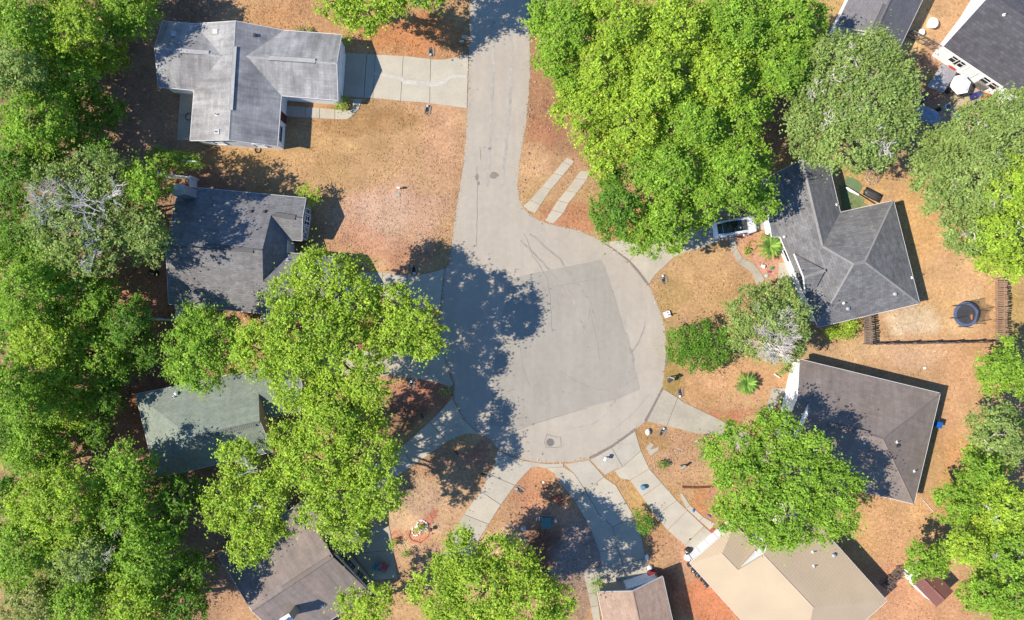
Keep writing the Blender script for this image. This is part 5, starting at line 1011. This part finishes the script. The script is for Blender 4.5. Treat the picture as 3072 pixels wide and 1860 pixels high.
# lattice of sticks on the island
sg_ = thing('stick_lattice', 'dark lattice of thin sticks on the tapered island', 'lattice', P(1641, 1458))
Z6 = lambda x, y: P(1540 + x / 3.854, 1400 + y / 3.854, .06) - P(1641, 1458)
for a, b in (((305, 180), (440, 175)), ((340, 215), (430, 200)), ((345, 250), (460, 220)), ((330, 200), (360, 300)), ((365, 190), (400, 290)), ((410, 180), (465, 250)), ((360, 255), (450, 262))): MB().tube([Z6(*a), Z6(*b)], .02, 4).build('stick', DARKM, sg_)
# ------------------------------------------------------------------ bins, barrels, air conditioners
def bin_(label, px, py, ang, mat, s=1.0, lying=False):
    t = thing('wheelie_bin', label, 'bin', P(px, py), math.radians(ang)); R = None
    b = MB().add([(x * .5 * (.85 if z == 0 else 1) * s, y * .55 * (.85 if z == 0 else 1) * s, z * 1.0 * s) for z in (0, 1) for y in (-.5, .5) for x in (-.5, .5)], [(0, 2, 3, 1), (4, 5, 7, 6), (0, 1, 5, 4), (2, 6, 7, 3), (0, 4, 6, 2), (1, 3, 7, 5)]); bo = b.build('tub', mat, t); MB().prism([(-.28 * s, -.31 * s), (.28 * s, -.31 * s), (.28 * s, .31 * s), (-.28 * s, .31 * s)], 1.0 * s, 1.06 * s).build('lid', mat, t)
    for sx in (-1, 1): MB().tube([(sx * .22 * s, .26 * s, .12), (sx * .27 * s, .26 * s, .12)], .12 * s, 12).build('wheel', BLACKP, t)
    MB().tube([(-.22 * s, .33 * s, .98 * s), (.22 * s, .33 * s, .98 * s)], .02, 6).build('handle', mat, t)
bin_('bright blue bin against the right wall of the brown roofed house', 2800, 1270, -15, pm('blue plastic', A(40, 120, 214), rough=.45, var=.08)); bin_('black bin in the back yard of the slate house', 470, 819, 80, DKBOX)
bb = MB().lathe([(.2, 0), (.24, .12), (.24, .5), (.22, .55)], 18); tag(bb.build('barrel', pm('pale blue plastic', A(120, 180, 214), rough=.5), None, P(1927, 1460)), 'pale blue barrel standing on the long cracked driveway', 'barrel')
def ac(label, px, py, ang=0):
    t = thing('air_conditioner', label, 'air conditioner', P(px, py), ang); MB().box((0, 0, .05), (1.0, 1.0, .1)).build('pad', CONC2, t); MB().lathe([(.42, .1), (.44, .14), (.44, .8), (.4, .84)], 8).build('case', GALV, t); MB().lathe([(.3, 0), (.3, .02)], 16).build('fan_grille', BLACKP, t, (0, 0, .842))
    for k in range(4): MB().box((0, 0, .875), (.62, .035, .02), k * .785).build('grille_bar', GALV, t)
ac('grey air conditioner at the corner of the taupe roof', 858, 1516); ac('air conditioner in the leafy gap below the slate house', 800, 955)
# ------------------------------------------------------------------ garden chairs
def armchair(label, px, py, ang, mat, s=1.0, z=.06):
    p = P(px, py); t = thing('garden_chair', label, 'chair', (p.x, p.y, z), math.radians(ang)); t.scale = (s, s, s)
    for k in range(5): MB().beam((-.26, -.22 + k * .11, .36 - .0 * k), (.26, -.22 + k * .11, .36), .095, .025).build('seat_slat', mat, t)
    for k in range(5): MB().beam((-.2 + k * .1, .3, .34), (-.24 + k * .12, .62, .95), .09, .025).build('back_slat', mat, t)
    for sx in (-1, 1):
        MB().beam((sx * .33, -.3, .56), (sx * .33, .4, .56), .1, .03).build('armrest', mat, t)
        for y in (-.24, .3): MB().box((sx * .31, y, .28), (.06, .06, .56)).build('leg', mat, t)
armchair('turquoise garden chair on the shaded front patio', 1133, 1698, -20, pm('turquoise plastic', A(60, 190, 206), rough=.5, var=.05), 1.1); armchair('faded red garden chair on the shaded front patio', 1157, 1697, 60, pm('faded red plastic', A(206, 96, 100), rough=.5, var=.05), 1.1)
# ------------------------------------------------------------------ patio behind the white walled house
Z1 = lambda x, y: (2720 + x / 5.739, 140 + y / 5.739)
cn = thing('shade_canopy', 'pale square shade canopy on posts beside the patio umbrella', 'canopy', P(*Z1(600, 560))); o0 = P(*Z1(600, 560)); cs = [P(*Z1(*c), 2.3) - o0 for c in ((620, 290), (870, 430), (640, 790), (350, 680))]
mb = MB(); g = 8
for i in range(g + 1):
    for j in range(g + 1):
        u, v = i / g, j / g; q = (cs[0] * (1 - u) + cs[1] * u) * (1 - v) + (cs[3] * (1 - u) + cs[2] * u) * v; mb.v.append((q.x, q.y, q.z + .25 * math.sin(math.pi * u) * math.sin(math.pi * v) - .05))
mb.f = [(i * (g + 1) + j, (i + 1) * (g + 1) + j, (i + 1) * (g + 1) + j + 1, i * (g + 1) + j + 1)[::-1] for i in range(g) for j in range(g)]; mb.smooth = True
mb.build('canopy_cloth', pm('pale canopy cloth', A(214, 204, 200), var=.05), cn)
for k, c in enumerate(cs): MB().tube([(c.x, c.y, 0), (c.x, c.y, 2.3)], .03, 6).build('post', DARKM, cn)
um = thing('patio_umbrella', 'white six sided patio umbrella beside the pale canopy', 'umbrella', P(*Z1(925, 690))); u0 = P(*Z1(945, 640), 2.2) - P(*Z1(925, 690))
hv = [Vector((u0.x + 1.08 * math.cos(k * 1.047 + .2), u0.y + 1.08 * math.sin(k * 1.047 + .2), 2.05)) for k in range(6)]
for k in range(6): MB().add([(u0.x, u0.y, 2.42), hv[k], hv[(k + 1) % 6], (hv[k] + hv[(k + 1) % 6]) / 2 - Vector((0, 0, .05))], [(0, 1, 3), (0, 3, 2)]).build('canopy_panel', pm('umbrella white', (.72, .70, .68), var=.03), um)
MB().tube([(u0.x, u0.y, 0), (u0.x, u0.y, 2.5)], .025, 8).build('pole', GALV, um); MB().lathe([(.3, 0), (.28, .08), (.06, .1)], 14).build('base', DARKM, um, (u0.x, u0.y, .02))
def block(name, label, cat, c, dims, ang, mat, z=.06, bev=.05, lid=None, legs=None):
    p = P(*c); t = thing(name, label, cat, (p.x, p.y, z), math.radians(ang)); w, d, h = dims; q = [(-w / 2 + bev, -d / 2), (w / 2 - bev, -d / 2), (w / 2, -d / 2 + bev), (w / 2, d / 2 - bev), (w / 2 - bev, d / 2), (-w / 2 + bev, d / 2), (-w / 2, d / 2 - bev), (-w / 2, -d / 2 + bev)]
    z0 = h - .05 if legs else 0; MB().prism(q, z0, h).build('top' if legs else 'body', mat, t)
    if lid: MB().prism([(x * .97, y * .93) for x, y in q], h, h + .06).build('lid', lid, t)
    if legs:
        for sx in (-1, 1):
            for sy in (-1, 1): MB().box((sx * (w / 2 - .08), sy * (d / 2 - .08), h / 2 - .02), (.05, .05, h - .04)).build('leg', legs, t)
    return t
GREYC = pm('grey cover', A(150, 142, 136), var=.08, scale=3); NAVY = pm('navy fabric', A(66, 66, 134), var=.1); REDF = pm('red fabric', A(222, 96, 98), var=.1)
block('storage_box', 'grey covered box against the white patio wall', 'storage box', Z1(1235, 670), (1.15, .75, .9), -32, GREYC, lid=pm('paler grey cover', A(168, 160, 154)))
bk = thing('red_float', 'long red inflatable behind the pale canopy', 'inflatable', P(*Z1(770, 360)), math.radians(-35)); MB().blob((0, 0, .2), (.6, .22, .2), 12, 6, .03).build('tube', pm('red vinyl', A(232, 84, 66), rough=.4), bk)
def lounger(label, c, dims, ang, mat):
    p = P(*c); t = thing('lounger', label, 'lounger', (p.x, p.y, .07), math.radians(ang)); L, w, h = dims; MB().prism([(-L / 2, -w / 2), (L * .2, -w / 2), (L * .2, w / 2), (-L / 2, w / 2)], h, h + .05).build('seat', mat, t); MB().beam((L * .2, 0, h + .03), (L * .5, 0, h + .32), w, .05).build('backrest', mat, t)
    for sx in (-.42, .15):
        for sy in (-.45, .45): MB().box((L * sx, w * sy, h / 2), (.04, .04, h)).build('leg', GALV, t)
lounger('navy blue lounger in the middle of the sandy patio', Z1(1130, 865), (1.15, .62, .3), 18, NAVY); lounger('crumpled red lounger beside the navy one', Z1(1290, 865), (.85, .6, .3), -25, REDF); lounger('navy folding chair lower on the sandy patio', Z1(1145, 1040), (.85, .7, .4), 150, pm('dark navy fabric', A(54, 60, 104)))
block('side_table', 'small navy table at the tree edge of the patio', 'table', Z1(1310, 1110), (.55, .55, .45), 15, NAVY, legs=GALV); block('picnic_table', 'brown wooden table shaded by the umbrella', 'table', Z1(790, 790), (1.5, 1.0, .7), -30, pm('brown table wood', A(150, 116, 104), var=.2), legs=WOODG); block('play_table', 'teal play table at the foot of the patio', 'table', Z1(810, 1220), (.8, .55, .5), -30, pm('teal plastic', A(96, 186, 206), rough=.4), legs=BLACKP); block('toy_car', 'bright pink toy car at the foot of the patio', 'toy', Z1(985, 1258), (.5, .28, .25), 20, pm('pink plastic', A(236, 80, 140), rough=.4), lid=pm('violet plastic', A(150, 60, 150)))
def heap(name, label, cat, c, r, mat, seed, ang=0, z=.0):
    p = P(*c); return tag(MB().blob((0, 0, r[2] * .5), r, 14, 8, .1, seed).build(name, mat, None, (p.x, p.y, z), math.radians(ang)), label, cat)
heap('tarp_heap', 'pale blue tarp covered heap under the tree below the patio', 'tarp', Z1(330, 1190), (1.35, .75, .6), pm('pale blue tarp', A(186, 204, 232), var=.2, scale=2), 3, -30); heap('tarp_heap', 'deep blue tarp bundle at the edge of the patio oak', 'tarp', Z1(230, 910), (.5, .45, .35), pm('deep blue tarp', A(30, 80, 150), var=.2), 4); heap('water_toy', 'blue toy pile behind the white umbrella', 'toy', Z1(975, 450), (.3, .22, .2), pm('blue toy', A(60, 70, 200)), 5)
rg = thing('round_stool', 'white rimmed round stool in the dappled patio shade', 'stool', P(*Z1(675, 1055))); MB().lathe([(.3, 0), (.32, .42), (.26, .44)], 18).build('drum', WHITE, rg); MB().lathe([(.25, 0), (.25, .02)], 18).build('seat', GREYC, rg, (0, 0, .44))
ft = thing('flower_pot', 'black round pot in the dappled patio shade', 'pot', P(*Z1(520, 1095))); MB().lathe([(.15, 0), (.22, .35), (.24, .38)], 16).build('pot', BLACKP, ft); MB().lathe([(.2, 0), (.2, .01)], 14).build('soil', pm('pot soil', (.03, .02, .015)), ft, (0, 0, .375))
rt = thing('round_table', 'white round table on the sand beside the white walled house', 'table', P(2786, 77)); MB().lathe([(.52, .68), (.55, .7), (.55, .73)], 24).build('table_top', WHITE, rt); MB().lathe([(.25, 0), (.06, .05), (.06, .7)], 12).build('pedestal', WHITE, rt)
r2 = thing('round_stool', 'pale round stool next to the white round table', 'stool', P(2758, 101)); MB().lathe([(.3, .42), (.33, .45), (.3, .47)], 18).build('seat', TRIM, r2); MB().lathe([(.22, 0), (.2, .42)], 12).build('stem', TRIM, r2)
# ------------------------------------------------------------------ clutter beside the tan garage
BAG = pm('shiny black bag', (.03, .026, .03), var=.3, scale=8, rough=.22, bmp=.6, spec=.6)
for k, (x, y, lab) in enumerate([(2067, 1691, 'first shiny black bag from the garage corner of the tan house'), (2079, 1708, 'second shiny black bag along the tan eave'), (2091, 1723, 'third shiny black bag along the tan eave'), (2106, 1737, 'fourth shiny black bag along the tan eave'), (2118, 1751, 'last shiny black bag along the tan eave')]):
    t = thing('black_bag', lab, 'bag', P(x, y), k, 'shiny black bags along the tan eave'); MB().blob((0, 0, .22), (.29, .27, .26), 12, 8, .16, 50 + k).build('sack', BAG, t); MB().lathe([(.05, .38), (.03, .45), (.09, .54)], 8).build('tied_neck', BAG, t)
heap('black_bag', 'large crumpled black bag at the foot of the long driveway', 'bag', (2064, 1650), (.42, .36, .35), BAG, 60); block('white_carton', 'white carton standing left of the tan garage corner', 'carton', (2060, 1670), (.5, .55, .4), -15, WHITE, 0); block('brick_pallet', 'orange brick block between the carton and the tan garage', 'bricks', (2078, 1667), (.5, .6, .35), -35, pm('orange brick', A(214, 122, 84), var=.2, scale=8), 0)
block('grey_cart', 'grey box at the left end of the white garage door', 'box', (2090, 1660), (.4, .4, .4), -40, GREYC, 0)
heap('white_sack', 'white sack beside the wide white garage door', 'sack', (1948, 1702), (.28, .34, .3), ROCKW, 61); heap('white_sack', 'pale sack on the edge of the dappled driveway', 'sack', (1940, 1672), (.2, .36, .22), ROCKW, 62); block('red_bin', 'dark red box at the corner of the pinkish garage', 'box', (1952, 1716), (.75, .7, .8), -12, pm('dark red plastic', A(150, 50, 60), rough=.5), 0, lid=pm('dark red lid', A(160, 60, 66), rough=.5))
heap('blue_toy', 'small bright blue toy on the thin pale walk', 'toy', (2080, 1531), (.12, .2, .12), pm('bright blue plastic', A(50, 140, 220), rough=.4), 63); heap('blue_toy', 'violet blue toy at the tree end of the thin pale walk', 'toy', (2126, 1547), (.25, .1, .12), pm('violet blue plastic', A(130, 136, 220), rough=.4), 64, -30); heap('dark_bottle', 'small dark object on the lower driveway slab', 'scrap', (2070, 1617), (.12, .08, .1), BLACKP, 65, 30)
ed = thing('brick_edging', 'row of small dark red bricks above the red mulch bed', 'edging', P(2048, 1460)); me = MB().box((0, 0, .05), (.1, .2, .12)).mesh('brick'); me.materials.append(pm('dark red brick', A(150, 84, 66), var=.2, scale=9))
for k in range(26): link('brick', me, ed, (k * .122, -.06 * math.sin(k * .14), .02)).rotation_euler = (0, 0, random.uniform(-.15, .15))
# toys in the sago bed, hose coils, loose boards and sticks
heap('green_toy', 'green toy lying in the sago palm bed', 'toy', (2316, 805), (.28, .14, .14), pm('green plastic', A(60, 170, 110), rough=.4), 66, 35); heap('mint_toy', 'pale mint toy near the end of the curving walk', 'toy', (2300, 827), (.22, .2, .12), pm('mint plastic', A(200, 236, 220), rough=.4), 67); heap('pink_toy', 'small pink toy pile in the sago palm bed', 'toy', (2308, 816), (.24, .12, .1), pm('hot pink plastic', A(226, 70, 130), rough=.4), 68)
def coil(label, px, py, r, mat, turns=3, seed=1, z=.04, w=.022):
    rr = random.Random(seed); pts = [(r * (1 + .18 * math.sin(k * .9 + seed)) * (1 - .05 * (k // 16)) * math.cos(k * .393), r * (1 + .18 * math.cos(k * .7)) * math.sin(k * .393), z + .02 * (k // 16)) for k in range(16 * turns)]
    tag(MB().tube(pts, w, 5).build('hose_coil', mat, None, P(px, py)), label, 'hose')
coil('black hose coil below the light grey gable', 774, 450, .3, BLACKP, 4, 2); coil('dark hose tangle on the narrow patio', 567, 350, .34, DARKM, 3, 3); coil('golden hose coil left of the sago palm', 2256, 737, .5, pm('golden hose', A(226, 190, 110)), 5, 4)
hp = [(1232, 1590), (1228, 1610), (1240, 1622), (1262, 1628), (1284, 1610), (1290, 1590), (1280, 1572)]; tag(MB().tube([P(x, y) + Vector((0, 0, .04)) for x, y in rough_line(hp, 1, 8, 3)], .022, 5).build('garden_hose', pm('rust hose', A(150, 84, 60))), 'rust coloured hose looping round the stone planter', 'hose')
def board(name, label, cat, a, b, h, w, mat, th=.06): return tag(MB().beam(P(*a, h), P(*b, h), w, th).build(name, mat), label, cat)
board('white_board', 'white board lying across the sprawling green bush', 'board', (541, 480), (593, 485), 1.9, .14, WHITE); board('fallen_branch', 'pale fallen branch beside the lower corner of the brown roof', 'branch', (2764, 1494), (2800, 1535), .05, .07, DEADWOOD); board('white_stick', 'white stick leaning by the straggly shrub', 'stick', (2322, 1122), (2340, 1134), .3, .07, WHITE); board('fallen_log', 'dark fallen log in the leaf littered clearing', 'log', (290, 1320), (345, 1300), .12, .16, BARK, .16)
pd = thing('barbecue', 'dark round pot grill right of the stone planter', 'grill', P(1293, 1584)); MB().lathe([(.05, .35), (.2, .42), (.22, .52), (.1, .62)], 14).build('bowl', pm('rusty bowl', (.09, .04, .03)), pd)
for k in range(3): MB().tube([(.12 * math.cos(k * 2.09), .12 * math.sin(k * 2.09), .42), (.2 * math.cos(k * 2.09), .2 * math.sin(k * 2.09), 0)], .015, 5).build('leg', DARKM, pd)
# ------------------------------------------------------------------ straw tufts and fallen leaves over the open ground
def inside(px_, py_, poly):
    c = np.zeros(px_.shape, bool); n = len(poly)
    for i in range(n):
        x0, y0 = poly[i][0], poly[i][1]; x1, y1 = poly[(i + 1) % n][0], poly[(i + 1) % n][1]
        if y0 == y1: continue
        c ^= ((y0 > py_) != (y1 > py_)) & (px_ < (x1 - x0) * (py_ - y0) / (y1 - y0) + x0)
    return c
def scatter(name, label, cat, n, seed, hmin, hmax, lmin, lmax, up, tones, keepfn=None):
    r = np.random.default_rng(seed); x = r.uniform(-53.5, 53.5, n); y = r.uniform(-32.6, 32.6, n); k = np.ones(n, bool)
    for pl in EXCL: k &= ~inside(x, y, pl)
    d = vnoise(x, y, 2.2, seed + 40) * .6 + vnoise(x, y, .9, seed + 41) * .4
    k &= r.random(n) < np.clip((d - .25) * 2.2, .1, 1)
    if keepfn is not None: k &= keepfn(x, y, r)
    x, y = x[k], y[k]; n = len(x); c = ground_colour(x, y); t = np.array(tones)[r.integers(0, len(tones), n)]
    col = np.clip(c * t, 0, .8); a = r.uniform(0, 6.283, n); L = r.uniform(lmin, lmax, n); w = L * r.uniform(.25, .6, n); h = r.uniform(hmin, hmax, n)
    ca, sa = np.cos(a), np.sin(a); z0 = np.full(n, .012); tip = z0 + h
    V = np.stack([np.stack([x - sa * w / 2, y + ca * w / 2, z0], 1), np.stack([x + sa * w / 2, y - ca * w / 2, z0 + .01], 1), np.stack([x + ca * L + sa * w * .3, y + sa * L - ca * w * .3, tip], 1), np.stack([x + ca * L - sa * w * .3, y + sa * L + ca * w * .3, tip], 1)], 1).reshape(-1, 3)
    m, nt, b = newmat(name); at = node(nt, 'ShaderNodeAttribute', attribute_name='Col'); nt.links.new(at.outputs['Color'], b.inputs['Base Color']); b.inputs['Roughness'].default_value = .95; b.inputs['Specular IOR Level'].default_value = .1
    o = link(name, fast_mesh(name, V, np.arange(len(V)).reshape(-1, 4), np.repeat(col, 4, 0)), mat=m); tag(o, label, cat, kind='stuff')
scatter('dry_grass', 'short dry straw coloured grass on the open lawns', 'grass', 170000, 11, .02, .08, .08, .2, 1, [(1.35, 1.38, 1.4), (1.15, 1.15, 1.1), (.85, .84, .76), (1.0, 1.08, .75), (.74, .72, .66)])
def litter(x, y, r):
    px = x * S + 1536; py = 930 - y * S
    w = np.zeros(x.shape)
    for cx, cy, rx, ry in ((430, 330, 150, 220), (480, 1200, 150, 200), (430, 880, 120, 120), (1250, 1200, 120, 80), (1640, 1560, 160, 170), (1760, 650, 140, 70), (1350, 1400, 170, 110), (640, 540, 180, 80), (560, 1640, 200, 240), (1200, 650, 180, 120), (1320, 60, 130, 70), (300, 900, 350, 900)): w = np.maximum(w, np.clip(1.4 - np.hypot((px - cx) / rx, (py - cy) / ry), 0, 1))
    return r.random(x.shape) < w
scatter('fallen_leaves', 'brown and pale fallen leaves under the trees', 'leaf litter', 110000, 12, .005, .03, .09, .17, 0, [(1.5, 1.4, 1.35), (1.2, 1.05, .95), (.8, .7, .62), (.6, .52, .46), (1.35, 1.1, .8)], litter)

# crumbs of asphalt and pale grit along the road's edge
def road_grit():
    r = np.random.default_rng(5); V = []; C = []; pts = [Vector(p) for p in rw[1:-1]]
    for a, b in zip(pts, pts[1:]):
        n = int((b - a).length * 26); t = r.random(n); d = (b - a).normalized(); o = np.array([-d.y, d.x]); off = r.normal(0, .16, n)
        x = a.x + (b.x - a.x) * t + o[0] * off; y = a.y + (b.y - a.y) * t + o[1] * off; s_ = r.uniform(.02, .07, n) * (1 + 1.2 * (r.random(n) < .06)); g = r.uniform(0, 6.28, n)
        for k in range(3): pass
        q = np.stack([np.stack([x + s_ * np.cos(g + j * 2.09), y + s_ * np.sin(g + j * 2.09) * .8, np.full(n, .016)], 1) for j in range(3)] + [np.stack([x, y, .016 + s_ * .7], 1)], 1)
        V.append(q.reshape(-1, 3)); c = np.array([[.36, .29, .21], [.42, .36, .30], [.22, .17, .12], [.30, .20, .13]])[r.integers(0, 4, n)] * r.uniform(.7, 1.1, n)[:, None]; C.append(np.repeat(c, 4, 0))
    V = np.concatenate(V); n = len(V) // 4; b = np.arange(n)[:, None] * 4; F = np.concatenate([b + np.array([[0, 1, 3]]), b + np.array([[1, 2, 3]]), b + np.array([[2, 0, 3]])])
    o = link('road_grit', fast_mesh('road_grit', V, F, np.concatenate(C)), mat=bpy.data.materials['dry_grass']); tag(o, 'pale crumbs and grit along the edge of the road', 'grit', kind='stuff')
road_grit()
